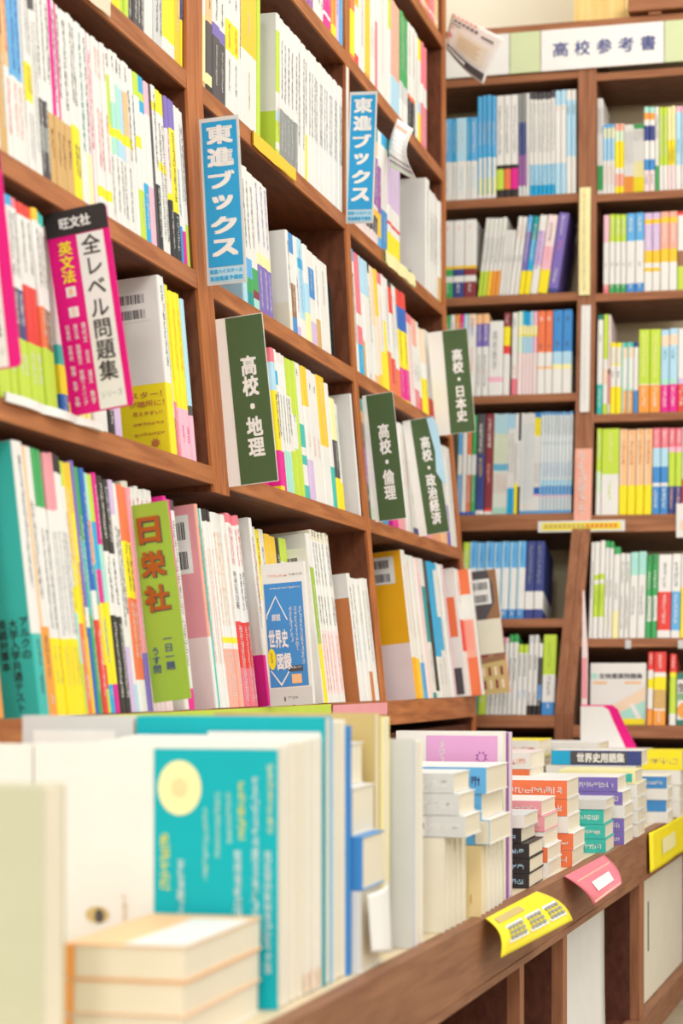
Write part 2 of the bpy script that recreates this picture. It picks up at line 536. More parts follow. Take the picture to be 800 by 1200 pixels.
r = LRow('near bay bottom shelf', 'D', -30, .300, .205)
r.add(6, 2, 'orange footed workbook at frame edge', 'orange:.38,W', 'W:.03-.3')
b = r.gap(49).add(60, 1, 'teal workbook with black title on its cover', 'teal:.30,W', 'dark:.05-.28;grey:.45-.95', h=.303, d=.20)
quad(b, 'front_cover', -.2, -.0025, .0, .303, 'teal', -.0005)
for k, s in enumerate(('アルクの', '大学入学共通テスト', '英語対策本')):
    txt(b, s, -.0088 - .0128 * k, .110 - .0058 * len(s), .0108, .0113 * len(s), 'black', .012, True, -.0011, name='cover_title')
barcode(b, -.12, -.051, .20, .27)
r.add(71, 1, 'orange footed workbook with orange stripe', 'orange:.33,W', 'dark:.1-.3;W:.02-.08;grey:.4-.8', edge='^lorange')
for px, n, tp, nm in ((82, 2, 'green', 'green topped workbook with yellow foot'), (93, 3, 'hpink', 'pink topped workbook with yellow foot'), (102, 2, 'black', 'black topped workbook with yellow foot')):
    r.add(px, n, nm, f'yellow:.29,W:.78,{tp}' if tp != 'black' else 'yellow:.29,W:.93,black', 'tanb:.1-.26;grey:.3-.7')
r.add(105, 1, 'mint and yellow workbook with green foot', 'lime:.2,mint:.4,yellow:.5,W:.9,lime', 'W:.02-.15;dark:.4-.8', h=.295)
r.add(111, 1, 'orange red footed yellow workbook', 'ored:.36,yellow:.6,gold', 'W:.02-.3;W:.5-.9', h=.295)
r.add(115, 1, 'golden yellow striped workbook', 'gold:.6,yellow:.8,gold', 'blue:.3-.6', h=.295)
r.add(119, 1, 'indigo blue workbook with white lettering', 'blue:.34,W:.42,violet', 'W:.5-.7', h=.298)
r.add(124, 1, 'green workbook with white lettering', 'green:.4,teal:.7,green', 'W:.05-.8', h=.295)
r.add(129, 1, 'royal blue workbook with red foot', 'red:.38,W:.5,blue', 'W:.05-.34;W:.55-.9', h=.294)
r.add(133, 1, 'orange and teal striped workbook', 'lime:.1,red:.2,gold:.45,teal:.62,orange:.8,mint', 'W:.3-.8', h=.290)
r.add(139, 1, 'yellow footed rainbow workbook', 'cyan:.12,yellow:.46,magenta:.6,cyan:.8,lime', 'W:.05-.1;sky:.2-.4', h=.290)
r.add(143, 1, 'magenta stripe workbook', 'magenta:.12,yellow:.46,mint:.7,magenta', 'W:.6-.95', h=.290)
r.add(155, 2, 'white middled workbook with black top and foot', 'black:.41,W:.68,black', 'W:.05-.38;dark:.44-.66;W:.7-.97', h=.288)
r.add(160, 1, 'lilac footed white workbook', 'lilac:.28,W:.85,lilac', 'grey:.35-.8', h=.286)
r.add(166, 1, 'white workbook with pale blue stripe', 'psky:.12,W', 'grey:.4-.8', h=.286)
r.add(176, 2, 'vermilion workbook with yellow middle', 'W:.14,ored:.5,yellow:.75,ored', 'W:.2-.48;dark:.52-.74', h=.284)
r.add(181, 1, 'pink spotted workbook with purple foot', 'violet:.26,hpink', 'W:.3-.97', h=.284)
r.add(191, 2, 'cream workbook above the lime sign', 'cream', 'lgrey:.7-.95', h=.296, out=-.012)
r.add(215, 5, 'pale pink workbook behind the lime sign', 'ppink:.9,W', 'rose:.6-.95', h=.292, out=-.012)
r.gap(217)
r.add(224, 2, 'white workbook with red title', 'W:.93,magenta', 'rose:.45-.9;dark:.25-.3', h=.284)
r.add(231, 1, 'white workbook with magenta candy stripe', 'magenta:.1,W:.95,dark', 'grey:.2-.9', h=.284, edge='magenta')
b = r.gap(254).add(257, 1, 'pink topped workbook with barcode label', 'W:.35,salmon', 'grey:.4-.9', h=.285, d=.2)
quad(b, 'front_cover', -.2, -.003, .1, .285, 'hpink')
quad(b, 'front_cover_foot', -.2, -.003, 0, .1, 'ppink')
barcode(b, -.06, -.0125, .19, .272)
r.add(261, 1, 'white workbook with teal stripe', 'W', 'salmon:.2-.9', h=.282, edge='teal')
r.add(270, 3, 'cream white workbook with black top', 'W:.94,black', 'salmon:.2-.8', h=.282)
r.add(287, 4, 'white workbook with salmon foot', 'salmon:.3,W:.33,yellow:.36,W', 'W:.02-.28;lorange:.4-.9', h=.280)

r = LRow('middle bay bottom shelf', 'D', 288, .300, .205)
r.add(304, 4, 'white workbook with red foot and red print', 'rose:.2,red:.44,W:.95,rose', 'W:.02-.42;dark:.5-.7;rose:.72-.93', h=.284)
b = r.gap(317).add(320, 1, 'white workbook with magenta foot panel', 'magenta:.27,W', 'grey:.4-.9', h=.288)
quad(b, 'front_cover', -.2, -.002, .078, .288, 'W')
quad(b, 'front_cover_foot', -.2, -.002, 0, .078, 'magenta')
for px, n, nm, bd, lt in ((326, 1, 'white workbook with teal top', 'W:.9,teal', 'dteal:.2-.85'), (331, 1, 'white workbook with brown top', 'W:.9,brown', 'red:.7-.85;green:.5-.65'), (336, 1, 'blue lined white workbook', 'W:.93,psky', 'blue:.4-.9'),
                          (342, 1, 'white workbook with red print by blue cover', 'W', 'red:.5-.9'), (347, 1, 'yellow topped white workbook', 'W:.6,yellow', 'grey:.7-.95'), (352, 1, 'white workbook with lilac print', 'W', 'violet:.5-.9')):
    r.add(px, n, nm, bd, lt, h=.284, out=-.03)
r.add(364, 2, 'golden yellow topped workbook', 'W:.55,gold', 'W:.6-.9', h=.278, out=-.03)
r.add(368, 1, 'black spined workbook in front of the green top', 'black', 'W:.1-.9', h=.278, out=-.03)
r.add(376, 1, 'white workbook with lime green top', 'W:.86,lime', 'lime:.6-.85', h=.278, out=-.03)
b = r.gap(377).add(380, 1, 'white workbook with barcode behind the blue history cover', 'W', 'lgrey:.2-.9', h=.262, d=.2, out=.004)
barcode(b, -.055, -.012, .205, .25)
b = r.add(385, 1, 'lime edged white workbook with yellow foot', 'yellow:.35,leafgreen:.8,W', 'W:.3-.7', h=.285)
r.add(407, 6, 'white dotted workbook with coloured foot lines', 'W:.05,ppink:.42,W:.94,cream', 'salmon:.06-.4;grey:.45-.62;lgrey:.64-.93;dark:.95-1', h=.295)
b = r.gap(424).add(427, 1, 'rust brown workbook with barcode labels', 'W:.2,W', 'grey:.3-.9', h=.232)
quad(b, 'front_cover', -.18, -.002, 0, .188, 'brick')
quad(b, 'front_cover_top', -.18, -.002, .188, .232, 'W')
barcode(b, -.075, -.028, .197, .226)
barcode(b, -.075, -.033, .135, .173)
r.add(437, 2, 'white workbook with pale blue print', 'W', 'psky:.3-.6;lgrey:.6-.95', h=.226)
r.add(440, 1, 'white workbook with rust brown foot', 'brick:.24,W', 'lgrey:.4-.9', h=.226)
r.add(446, 1, 'tall white workbook beside the middle post', 'W', 'lgrey:.3-.9', h=.228)

r = LRow('far bay bottom shelf', 'D', 455, .296, .205)
b = r.gap(489).add(493, 1, 'orange workbook with barcode and white lower panel', 'amber:.28,W', 'salmon:.4-.9', h=.304, d=.2)
quad(b, 'front_cover', -.19, -.002, .115, .304, 'amber')
quad(b, 'front_cover_foot', -.19, -.002, 0, .115, 'ppink')
barcode(b, -.10, -.018, .238, .293)
for px, n, nm, bd, lt in ((498, 1, 'white workbook with gold foot', 'gold:.28,W', 'salmon:.4-.95'), (503, 1, 'white workbook with blue lettering', 'sky:.25,W', 'blue:.03-.3;gold:.4-.6'), (508, 1, 'pink white workbook', 'ppink', 'rose:.4-.9'),
                          (513, 1, 'white workbook with teal foot and teal band', 'dteal:.04,W:.4,dteal:.8,W', 'grey:.1-.35'), (517, 1, 'thin black edged workbook', 'W:.05,black:.7,dark', ''),
                          (523, 1, 'white workbook with long bright blue stripe', 'W:.3,cyan', 'grey:.05-.25'), (528, 1, 'white workbook with cyan patch', 'W:.35,cyan:.6,W:.95,cyan', 'grey:.05-.3'), (534, 2, 'plain white workbook by the pink line', 'W', 'lgrey:.3-.9')):
    r.add(px, n, nm, bd, lt)
r.add(537, 1, 'pink lined workbook', 'pink', 'W:.3-.9')
b = r.gap(550).add(554, 1, 'white workbook with red square and dark photograph', 'W:.35,red:.6,W', 'grey:.7-.9', h=.290, out=.02)
quad(b, 'front_cover', -.19, -.001, 0, .290, 'W')
quad(b, 'red_square', -.075, -.008, .135, .225, 'ored', -.0009)
quad(b, 'cover_photograph', -.055, -.008, .005, .065, 'dark', -.0009)
r.add(564, 3, 'orange red spined workbook', 'ored:.3,salmon:.6,W:.8,ored', 'W:.3-.55', h=.286, out=.038)
r.add(568.5, 1, 'white workbook with grey lines at the far end', 'W', 'grey:.1-.9', h=.286, out=.042)
b = book('workbook', .009, .285, .2, 'ored:.3,maroon:.6,W')
b.location = (.086, 4.5875, .6088 + .086 * math.tan(TILT['D']))
b.rotation_euler = (0, -TILT['D'], 0)
tag(b, 'photograph covered workbook with barcode label sticking out past the shelf end', 'workbook')
quad(b, 'cover_photograph', -.062, -.001, .172, .285, 'brown')
poly(b, 'dark_stair', [(-.055, .172), (-.035, .172), (-.012, .21), (-.012, .25), (-.022, .285), (-.055, .285)], 'dark', -.0008)
barcode(b, -.06, -.018, .207, .265, -.0011)
quad(b, 'cream_panel', -.062, -.001, .092, .172, 'cream')
poly(b, 'house_facade', [(-.062, 0), (-.001, 0), (-.001, .085), (-.02, .075), (-.03, .09), (-.062, .08)], 'tanb', -.0007)
poly(b, 'house_roof', [(-.062, .07), (-.001, .076), (-.001, .09), (-.062, .084)], 'brown', -.0009)
for k in range(4):
    for q in range(2):
        quad(b, 'facade_window', -.057 + k * .014, -.051 + k * .014, .012 + q * .03, .032 + q * .03, 'peach' if (k + q) % 2 else 'maroon', -.0011)

# --- middle bay
r = LRow('middle bay fourth shelf up', 'A', 236)
r.add(242, 1, 'white workbook with tan foot by the post', 'tan:.05,pyellow:.47,W', 'dark:.7-.97')
r.add(249, 1, 'orange and white workbook with black foot', 'black:.05,pyellow:.12,dark:.45,lorange', 'brown:.5-.95')
r.add(266, 2, 'white workbook with black foot and violet band', 'dark:.4,violet:.48,W', 'W:.05-.35;dark:.5-.66;navy:.7-.97')
r.add(281, 2, 'white workbook with yellow print', 'W:.4,yellow:.6,W', 'lgrey:.1-.35;ored:.42-.58;grey:.7-.97')
r.add(284, 1, 'white workbook with grey side', 'W', 'grey:.4-.97')
r.add(302, 1, 'thick orange topped white workbook', 'W:.52,gold', 'W:.6-.8;lorange:.1-.4')
r.add(305, 1, 'thin lime edged workbook', 'lime:.3,lime', '')
b = r.gap(325).add(329, 1, 'lime footed workbook with barcode on white cover', 'lime:.05,W:.1,lime:.25,psky:.32,W:.45,lime:.88,W', 'orange:.1-.35', h=.238)
quad(b, 'front_cover', -.18, -.002, .075, .238, 'W')
quad(b, 'front_cover_foot', -.18, -.002, 0, .075, 'lime')
barcode(b, -.075, -.028, .18, .226)
print_on(b, 'cover_print', -.034, .068, .006, .014, 'W', '-y', 92, .0009)
r.add(349, 5, 'white workbook with grey foot', 'grey:.36,W', 'W:.04-.33;dark:.4-.85', h=.235)
r.add(358, 2, 'plain white workbook by grey feet', 'W', 'grey:.2-.9')
r.add(362, 1, 'white workbook with yellow foot strip', 'yellow:.36,W', 'grey:.4-.9')
r.add(403, 14, 'thin white workbook among matching spines', 'W', 'grey:.35-.85')
r = LRow('middle bay fifth shelf up', 'E', 340)
r.add(348, 1, 'purple workbook', 'purple', 'W:.1-.9')
r.add(367, 3, 'dark purple workbook with white print', 'purple:.15,dark:.9,W', 'W:.05-.85')
r.add(380, 3, 'white workbook', 'W', 'grey:.1-.9')
r.add(389, 2, 'magenta workbook', 'magenta:.1,W:.13,magenta', 'W:.2-.9')
r.add(394, 1, 'orange patterned workbook', 'yellow:.1,orange', 'red:.1-.9')
r.add(399, 1, 'lilac white workbook', 'lilac:.4,W', 'violet:.2-.9')
r.add(404, 1, 'bright blue workbook by the post', 'sky', 'W:.2-.9')
r = LRow('middle bay third shelf up', 'B', 288, .218)
b = r.gap(286).add(291, 1, 'white topped pale blue workbook with orange edge', 'psky:.4,W', 'grey:.3-.5', h=.225)
quad(b, 'front_cover', -.18, -.003, 0, .225, 'psky')
r.add(299, 2, 'pale workbook with blue and green foot photograph', 'dteal:.1,green:.2,sky:.34,W', 'grey:.4-.9', h=.222)
r.add(306, 1, 'white workbook with green foot', 'mint:.08,maroon:.14,green:.3,W', 'grey:.4-.9', h=.219)
r.add(323, 3, 'white workbook with violet foot and violet line', 'violet:.36,pyellow:.45,W:.5,W', 'W:.04-.33;violet:.5-.97', h=.217)
b = r.gap(342).add(345, 1, 'white workbook with barcode and cream foot', 'cream:.2,W', 'grey:.4-.9', h=.172)
quad(b, 'front_cover', -.17, -.002, .05, .172, 'W')
quad(b, 'front_cover_foot', -.17, -.002, 0, .05, 'cream')
barcode(b, -.06, -.036, .125, .16)
r.add(351, 1, 'blue topped workbook with blue foot', 'mblue:.17,brown:.5,W:.8,mblue', 'W:.2-.5', h=.172)
r.add(355, 1, 'white workbook with purple print', 'lilac:.1,W', 'purple:.2-.6', h=.172)
r.add(361, 1, 'pale blue patterned workbook', 'W:.2,psky:.7,cyan:.8,psky', 'sky:.2-.9', h=.174)
r.add(366, 1, 'white workbook with yellow foot', 'pyellow:.3,psky:.6,W', '', h=.170)
r.add(374, 1, 'white workbook with blue boxed title', 'lilac:.25,W:.5,mblue:.82,W', 'W:.52-.8', h=.168)
r.add(379, 1, 'white workbook with tan foot', 'tan:.32,W', 'lgrey:.4-.9', h=.166)
r.add(390, 1, 'thick plain white workbook beside metal bookend', 'W', 'lgrey:.5-.9', h=.166)
r = LRow('middle bay second shelf up', 'C', 290, .232)
b = r.gap(292, .0)
r.add(300, 2, 'white workbook behind the geography sign', 'ppink:.05,W:.93,lorange', 'lgrey:.2-.8', out=-.02)
r.add(330, 5, 'pale workbook half hidden by the geography sign', 'magenta:.06,W:.95,rose', 'lgrey:.2-.8', out=-.02)
r.add(334, 1, 'yellow workbook with magenta foot', 'yellow:.03,magenta:.28,yellow:.7,psky:.9,rose', 'dark:.32-.68')
r.add(338, 1, 'white workbook with magenta foot and black print', 'magenta:.28,W:.75,cyan:.85,W', 'dark:.35-.7')
r.add(346, 3, 'white workbook with mint foot', 'mint:.3,W:.93,ppink', 'dark:.33-.7', h=.229)
r.add(352, 1, 'white workbook with green foot and lime top', 'lime:.32,W:.72,lime', 'dark:.4-.7', h=.229)
r.add(357, 1, 'lime workbook with white middle', 'lime:.35,W:.6,lime', 'dark:.5-.6', h=.229)
r.add(365, 1, 'lime edged white workbook with teal blocks', 'teal:.1,W:.25,teal:.32,W:.38,teal:.55,W', 'dark:.85-.95', h=.230, edge='lime')
r.add(371, 1, 'orange topped white workbook with lilac foot', 'lilac:.3,W:.7,gold', 'salmon:.35-.5', h=.229)
r.add(384, 2, 'thick white workbook with salmon dots', 'W', 'salmon:.3-.5;dark:.8-.9', h=.229)
r.add(393, 1, 'white workbook with orange yellow upper spine', 'W:.46,gold', 'W:.5-.95', h=.232)
r.add(397, 1, 'teal edged white workbook', 'teal:.33,W', '', h=.223)
r.add(402, 1, 'yellow footed workbook with black print', 'yellow:.28,dark:.62,pyellow', 'W:.3-.6', h=.20)
r.add(406, 1, 'yellow footed white workbook', 'yellow:.26,W', 'mint:.3-.9', h=.195)
b = r.gap(424).add(428, 1, 'white covered workbook with barcode by the middle post', 'W', 'lgrey:.4-.9', h=.231)
quad(b, 'front_cover', -.19, -.002, 0, .231, 'W2')
barcode(b, -.105, -.075, .17, .215)

# --- far bay
r = LRow('far bay sixth shelf up', 'G', 480)
for i, (px, k) in enumerate(((489, 'ored'), (494, 'red'), (499, 'salmon'), (504, 'ored'), (509, 'rose'), (514, 'lorange'))):
    r.add(px, 1, f'{["orange", "red", "salmon", "vermilion", "rose", "pale orange"][i]} workbook', f'{k}:.08,W:.1,{k}', 'W:.15-.9')
r = LRow('far bay fifth shelf up', 'E', 411, .232)
r.add(416, 1, 'red workbook with yellow block', 'ored:.05,yellow:.42,ored', 'W:.5-.9')
r.add(421, 1, 'red and white workbook', 'red:.1,W:.5,gold', 'red:.5-.9')
r.add(428, 1, 'white workbook by the orange spine', 'W:.85,ored', 'lgrey:.2-.8')
r.add(434, 1, 'orange workbook', 'orange:.05,gold', 'W:.6-.9')
r.add(440, 2, 'white workbook by the red line', 'W', 'salmon:.2-.5')
r.add(443, 1, 'thin rose red workbook', 'rose:.6,W', '')
r.add(456, 1, 'thick white workbook with faint red lines', 'W', 'ppink:.2-.9')
r.add(459, 1, 'thin lime topped workbook', 'W:.7,lime', '')
r.add(469, 2, 'salmon workbook with pale blue foot', 'psky:.32,salmon', 'W:.4-.9')
r.add(478, 3, 'green topped white workbook with photograph', 'W:.2,lgrey:.36,green', 'W:.45-.95')
r.add(486, 2, 'dotted white workbook with black foot', 'black:.3,ored:.34,W', 'W:.03-.28;brown:.5-.95')
r.add(491, 2, 'white workbook with pale green print', 'W:.6,W', 'pgreen:.3-.8')
r.add(494, 1, 'white workbook with yellow foot', 'yellow:.3,psky:.4,W:.8,yellow', '')
r.add(501, 3, 'rose red workbook with white middle', 'rose:.42,W:.6,rose', 'W:.05-.38')
r = LRow('far bay fourth shelf up', 'A', 411, .24)
r.add(416, 1, 'white workbook behind the blue sign', 'W', 'lgrey:.3-.9', out=-.02)
r.add(444, 9, 'dark printed workbook with orange band', 'ppink:.1,dark:.24,gold:.3,W:.33,purple:.74,W:.76,lorange:.88,dteal', 'W:.04-.2;W:.34-.7')
r.add(448, 1, 'navy and orange striped workbook', 'sky:.1,gold:.3,purple:.7,W', 'W:.4-.7')
r.add(455, 1, 'blue footed white workbook', 'mblue:.36,W:.9,cyan', 'W:.05-.3')
r.add(470, 4, 'lilac workbook with yellow foot and red dot', 'yellow:.22,W:.28,red:.31,W:.45,lilac:.85,dgreen', 'W:.5-.8')
b = r.gap(499).add(503, 1, 'white workbook with teal label low on its cover', 'W', 'lgrey:.4-.9', h=.252)
quad(b, 'front_cover', -.18, -.002, 0, .252, 'W2')
quad(b, 'teal_label', -.075, -.035, .035, .048, 'dteal', -.0009)
r.add(514, 5, 'white workbook with grey barcode print', 'W', 'grey:.3-.8', h=.235)
r.add(518, 1, 'tan footed white workbook by the end panel', 'tan:.25,W', 'grey:.4-.8', h=.235)
r = LRow('far bay third shelf up', 'B', 418, .236)
r.add(422, 1, 'blue topped white workbook', 'W:.9,cyan', 'grey:.2-.8')
r.add(428, 1, 'rose red workbook with cyan foot', 'cyan:.25,rose:.4,W:.5,rose', 'W:.04-.22')
r.add(431, 1, 'tan footed blue workbook', 'tan:.3,W:.7,psky', '')
r.add(438, 1, 'lilac blue topped white workbook', 'W:.7,psky', 'grey:.02-.06')
r.add(441, 1, 'white workbook with black top', 'W:.92,black', 'lgrey:.3-.8')
r.add(446, 1, 'peach white workbook', 'lorange:.08,W:.5,peach', '')
r.add(449, 1, 'pale orange workbook', 'gold:.1,peach:.6,gold', '')
r.add(454, 1, 'yellow footed white workbook with rose top', 'yellow:.32,W:.9,rose', 'salmon:.35-.8')
r.add(457, 1, 'thin yellow workbook', 'yellow:.6,W', '')
r.add(462, 1, 'red footed white workbook', 'ored:.36,W', 'lgrey:.4-.9')
r.add(466, 1, 'white workbook with red top block', 'ored:.1,red:.32,W:.72,red:.95,black', 'W:.05-.3')
r.add(472, 2, 'plain white workbook with orange foot', 'ored:.26,W', 'lgrey:.4-.9')
r.add(482, 2, 'yellow workbook with magenta foot and navy top', 'yellow:.02,magenta:.3,yellow:.64,blue:.85,red', 'W:.05-.28;dark:.35-.62')
r.add(488, 1, 'pink printed workbook', 'ppink:.9,rose', 'rose:.1-.9', h=.198)
r.add(494, 2, 'white workbook with red foot', 'rose:.22,W:.7,salmon', 'W:.03-.2;dark:.3-.5', h=.198)
r.add(497, 1, 'grey lined white workbook', 'red:.16,W', 'dark:.3-.6', h=.198)
r.add(503, 2, 'white workbook with yellow foot', 'yellow:.42,W:.6,peach', 'grey:.2-.4', h=.190)
r.add(508, 1, 'white workbook with red foot block', 'red:.22,W', 'lgrey:.4-.8', h=.193)
r.add(514, 2, 'thick white workbook with red stripe', 'rose:.22,W', 'salmon:.3-.6', h=.192)
r.add(517, 1, 'yellow stripe workbook beside the history sign', 'yellow:.3,W', '', h=.190)
r = LRow('far bay second shelf up', 'C', 433, .232)
r.add(437, 1, 'dark purple workbook by the middle post', 'dark:.3,purple:.6,dark:.8,tan:.9,dteal', 'W:.1-.9')
r.add(447, 2, 'pale green white workbook', 'pgreen:.1,W', 'pgreen:.3-.9')
r.add(455, 1, 'black footed workbook under the ethics sign', 'dark:.12,W', 'grey:.3-.9', out=-.02)
r.add(461, 1, 'green footed workbook under the ethics sign', 'pgreen:.14,W', 'grey:.3-.9', out=-.02)
r.add(468, 2, 'blue footed white workbook between green signs', 'cyan:.12,W', 'grey:.3-.9', out=-.02)
r.add(474, 1, 'purple footed workbook', 'magenta:.24,W', 'pyellow:.3-.9', out=-.01)
r.add(483, 2, 'white workbook with pink foot', 'hpink:.3,W:.9,ppink', 'salmon:.4-.9', out=-.01)
r.add(492, 2, 'white workbook with pink print between signs', 'W', 'salmon:.4-.9', out=-.01)
r.add(507, 3, 'navy footed white workbook under the politics sign', 'navy:.1,W', 'lgrey:.3-.9', out=-.02)
r.add(519, 2, 'pink footed workbook under the politics sign', 'hpink:.14,W', 'lgrey:.3-.9', out=-.02)
r.add(525, 1, 'orange footed white workbook', 'lorange:.4,W', 'pink:.5-.9')
r.add(530, 1, 'violet striped white workbook', 'violet:.4,W', 'rose:.5-.9')
r.add(536, 1, 'white workbook at the end panel', 'W', 'lgrey:.4-.9')

# ------------------------------------------------------------------ the bookcase on the back wall: two units side by side
BP = [(FZ, 4.79), (.565, 4.79), (.79, 4.845), (1.05, 4.91), (1.35, 4.955), (1.60, 4.985), (1.844, 5.0), (2.2615, 5.0)]
def Yf(z):
    for (z0, y0), (z1, y1) in zip(BP, BP[1:]):
        if z <= z1:
            return y0 + (y1 - y0) * (z - z0) / (z1 - z0)
    return 5.0
def tilt_at(z):
    return math.atan((Yf(z + .22) - Yf(z + .01)) / .21)
def zy(py, px, zguess):       # height of a front edge seen at (px, py) on the sloping front
    z = zguess
    for _ in range(6):
        Y = Yf(z)
        z = z_of(py, hit_y(px, Y), Y)
    return z
LZ = [zy(88, 600, 2.1), zy(230.5, 600, 1.84), zy(345.5, 600, 1.6), zy(462, 620, 1.35), zy(602, 620, 1.05), zy(725, 620, .79), zy(838, 620, .565)]
RZ = [zy(83, 740, 2.1), zy(225, 740, 1.84), zy(342, 740, 1.6), zy(484, 740, 1.33), zy(603, 740, 1.05), zy(748, 740, .75), zy(850, 740, .55)]
def lean_dx(z):
    return -.030 * min(1.0, max(0.0, (1.05 - z) / .5))
def loft(name, levels, xa, xb, m, parent):
    """an upright board whose lower half leans a little to the left: one ring of four corners per level (z, front, back)"""
    v, f = [], []
    for z, ya, yb in levels:
        d = lean_dx(z)
        v += [(xa + d, ya, z), (xb + d, ya, z), (xb + d, yb, z), (xa + d, yb, z)]
    for i in range(len(levels) - 1):
        p = i * 4
        f += [(p + k, p + (k + 1) % 4, p + (k + 1) % 4 + 4, p + k + 4) for k in range(4)]
    n = len(v)
    f += [(3, 2, 1, 0), (n - 4, n - 3, n - 2, n - 1)]
    return link(name, v, f, m, None, parent)
def back_unit(label, x0, x1, zs, thick):
    ox = (x0 + x1) / 2
    b = tag(empty('bookcase', (ox, 5.0, 0)), label, 'bookcase', 'units of the bookcase across the back')
    front = [(y - 5, z) for z, y in BP]
    for xa, xb in ((x0 - ox, x0 + .022 - ox), (x1 - .022 - ox, x1 - ox)):
        u = loft('upright', [(z, y + .004, .268) for y, z in front], xa, xb, W_CARB, b)
        loft('front_edge', [(z, y, y + .004) for y, z in front], xa, xb, W_ZB, u)
    a0, a1 = x0 + .022 - ox, x1 - .022 - ox
    for k, z in enumerate(zs):
        th = thick[k]
        d = lean_dx(z)
        o = box('shelf', (a0 + d, .004, -th), (a1 + d, .24, 0), W_CARB, b)
        o.location = (0, Yf(z) - 5 + .001, z)
        o.rotation_euler = (-tilt_at(z) if k else 0, 0, 0)
        box('front_edge', (a0 + d, 0, -th), (a1 + d, .004, 0), W_X, o)
    box('back_panel', (a0, .27, .02), (a1, .29, 2.26), W_BEIGE, b)
    box('kickboard', (a0 - .03, 4.80 - 5, FZ), (a1 - .034, 4.82 - 5, zs[-1] - thick[-1] - .03), W_DK, b)
    box('top_rail', (x0 - ox, 0.0, 2.262), (x1 - ox, .29, 2.278), W_X, b)
    return b
XP = .212
back_unit('back bookcase unit with blue volumes, left of the double post', -.50, XP - .0005, LZ, [.019, .022, .021, .020, .04, .021, .03])
back_unit('back bookcase unit with lime and yellow volumes, right of the double post', XP + .0005, 1.1, RZ, [.018, .019, .020, .020, .042, .021, .03])

def BRow(phrase, z, start, h, d=.15):
    return Row(phrase, 'textbook', 'textbook', 'y', Yf(z) + .006, z, tilt_at(z), h, d, start, (-.477 + lean_dx(z + .22), .1884 + lean_dx(z - .03)) if phrase.startswith('left') else (.2352 + lean_dx(z + .22), 1.03))
# left column
r = BRow('left back column top shelf', LZ[1], 516, .206)
for px, k in ((530, 'sky'), (534, 'cyan'), (547, 'psky'), (551, 'cyan'), (559, 'sky')):
    r.add(px, 1, {'sky': 'short white footed textbook in sky blue', 'cyan': 'short thin bright blue textbook', 'psky': 'short pale blue textbook'}[k], f'W:.47,{k}', 'psky:.1-.4;W:.55-.95')
r.add(581, 4, 'tall bright blue textbook with cream foot', 'W:.04,pyellow:.2,W:.4,cyan:.42,sky', 'W:.5-.75', h=.258, edge='^cyan')
for px, k, nm in ((590, 'lime', 'lime'), (598, 'ored', 'red'), (607, 'magenta', 'magenta')):
    r.add(px, 1, f'white textbook with {nm} and black foot', f'black:.08,{k}:.28,black:.32,W', 'lgrey:.4-.9', h=.257)
r.add(616, 2, 'dark mauve textbook with blue middle', 'lgrey:.1,purple:.4,navy:.72,grey', 'lgrey:.2-.95', h=.258)
r.add(620, 1, 'white textbook beside the mauve spines', 'W', 'lilac:.1-.5', h=.258)
r.add(650, 6, 'white textbook with cyan foot and black top', 'cyan:.1,psky:.3,W:.93,dark', 'cyan:.04-.3;lgrey:.4-.9', h=.258)
r.add(663, 2, 'white textbook with aqua foot and aqua top', 'psky:.3,W:.86,psky', 'orange:.78-.84', h=.258)
r.add(675, 2, 'aqua textbook with white foot', 'W:.36,psky:.9,W', 'grey:.75-.85', h=.258)
r = BRow('left back column second shelf down', LZ[2], 517, .198)
for px, k in ((530, 'green'), (543, 'navy'), (557, 'maroon')):
    r.add(px, 1, f'thick white textbook with {k} foot', f'{k}:.2,W:.28,{k}:.37,gold:.41,W', 'W:.02-.18;salmon:.86-.93')
r.gap(559)
for px, n, k, nm in ((569, 2, 'lime', 'lime'), (574, 1, 'gold', 'gold'), (584, 2, 'orange', 'orange')):
    r.add(px, n, f'leaning white textbook with {nm} foot', f'{k}:.32,W', 'lgrey:.4-.75;pgreen:.8-.95', lean=-.10)
r.add(596, 3, 'shorter leaning plain white textbook', 'W', 'lgrey:.5-.6', h=.165, lean=-.10)
r.add(607, 2, 'leaning white textbook with pink lettering', 'W', 'salmon:.7-.9;grey:.4-.5', lean=-.11)
r.add(613, 1, 'leaning yellow footed textbook in blue', 'yellow:.30,violet:.8,sky', 'W:.4-.9', lean=-.115)
r.add(620, 1, 'leaning yellow footed textbook in cyan', 'yellow:.30,cyan:.7,dteal', 'W:.4-.9', lean=-.12)
r.add(629, 1, 'leaning white and lilac textbook', 'W:.36,lilac:.8,W', 'violet:.3-.8', lean=-.125)
r.add(641, 1, 'leaning pink textbook with yellow foot', 'yellow:.30,pink:.6,ppink', 'salmon:.35-.6;grey:.6-.9', lean=-.13)
r.add(653, 1, 'leaning thick navy textbook', 'navy:.05,violet', 'W:.1-.3;rose:.5-.65;W:.7-.97', lean=-.14, h=.202)
r = BRow('left back column third shelf down', LZ[3], 517, .211)
for px, k, nm in ((525, 'green', 'green'), (531, 'W', 'plain white'), (537, 'orange', 'orange'), (541, 'magenta', 'magenta'), (546, 'psky', 'pale blue')):
    r.add(px, 1, f'{nm} textbook behind the history sign', k, 'W:.2-.9' if k != 'W' else 'lgrey:.2-.9')
r.add(556, 1, 'white textbook with orange and red print', 'W:.85,peach', 'salmon:.2-.6;violet:.7-.95')
r.add(571, 2, 'white textbook with purple upper block', 'W:.28,ppink:.30,W:.6,violet:.88,lorange', 'lgrey:.1-.5;W:.62-.86')
b = r.add(588, 1, 'thick white textbook with grey title and pink label', 'W:.18,pink:.25,W', '', h=.19)
txt(b, '高校数学', .0155, .115, .012, .10, 'grey', .0, True, -.0006, face='+x', name='title')
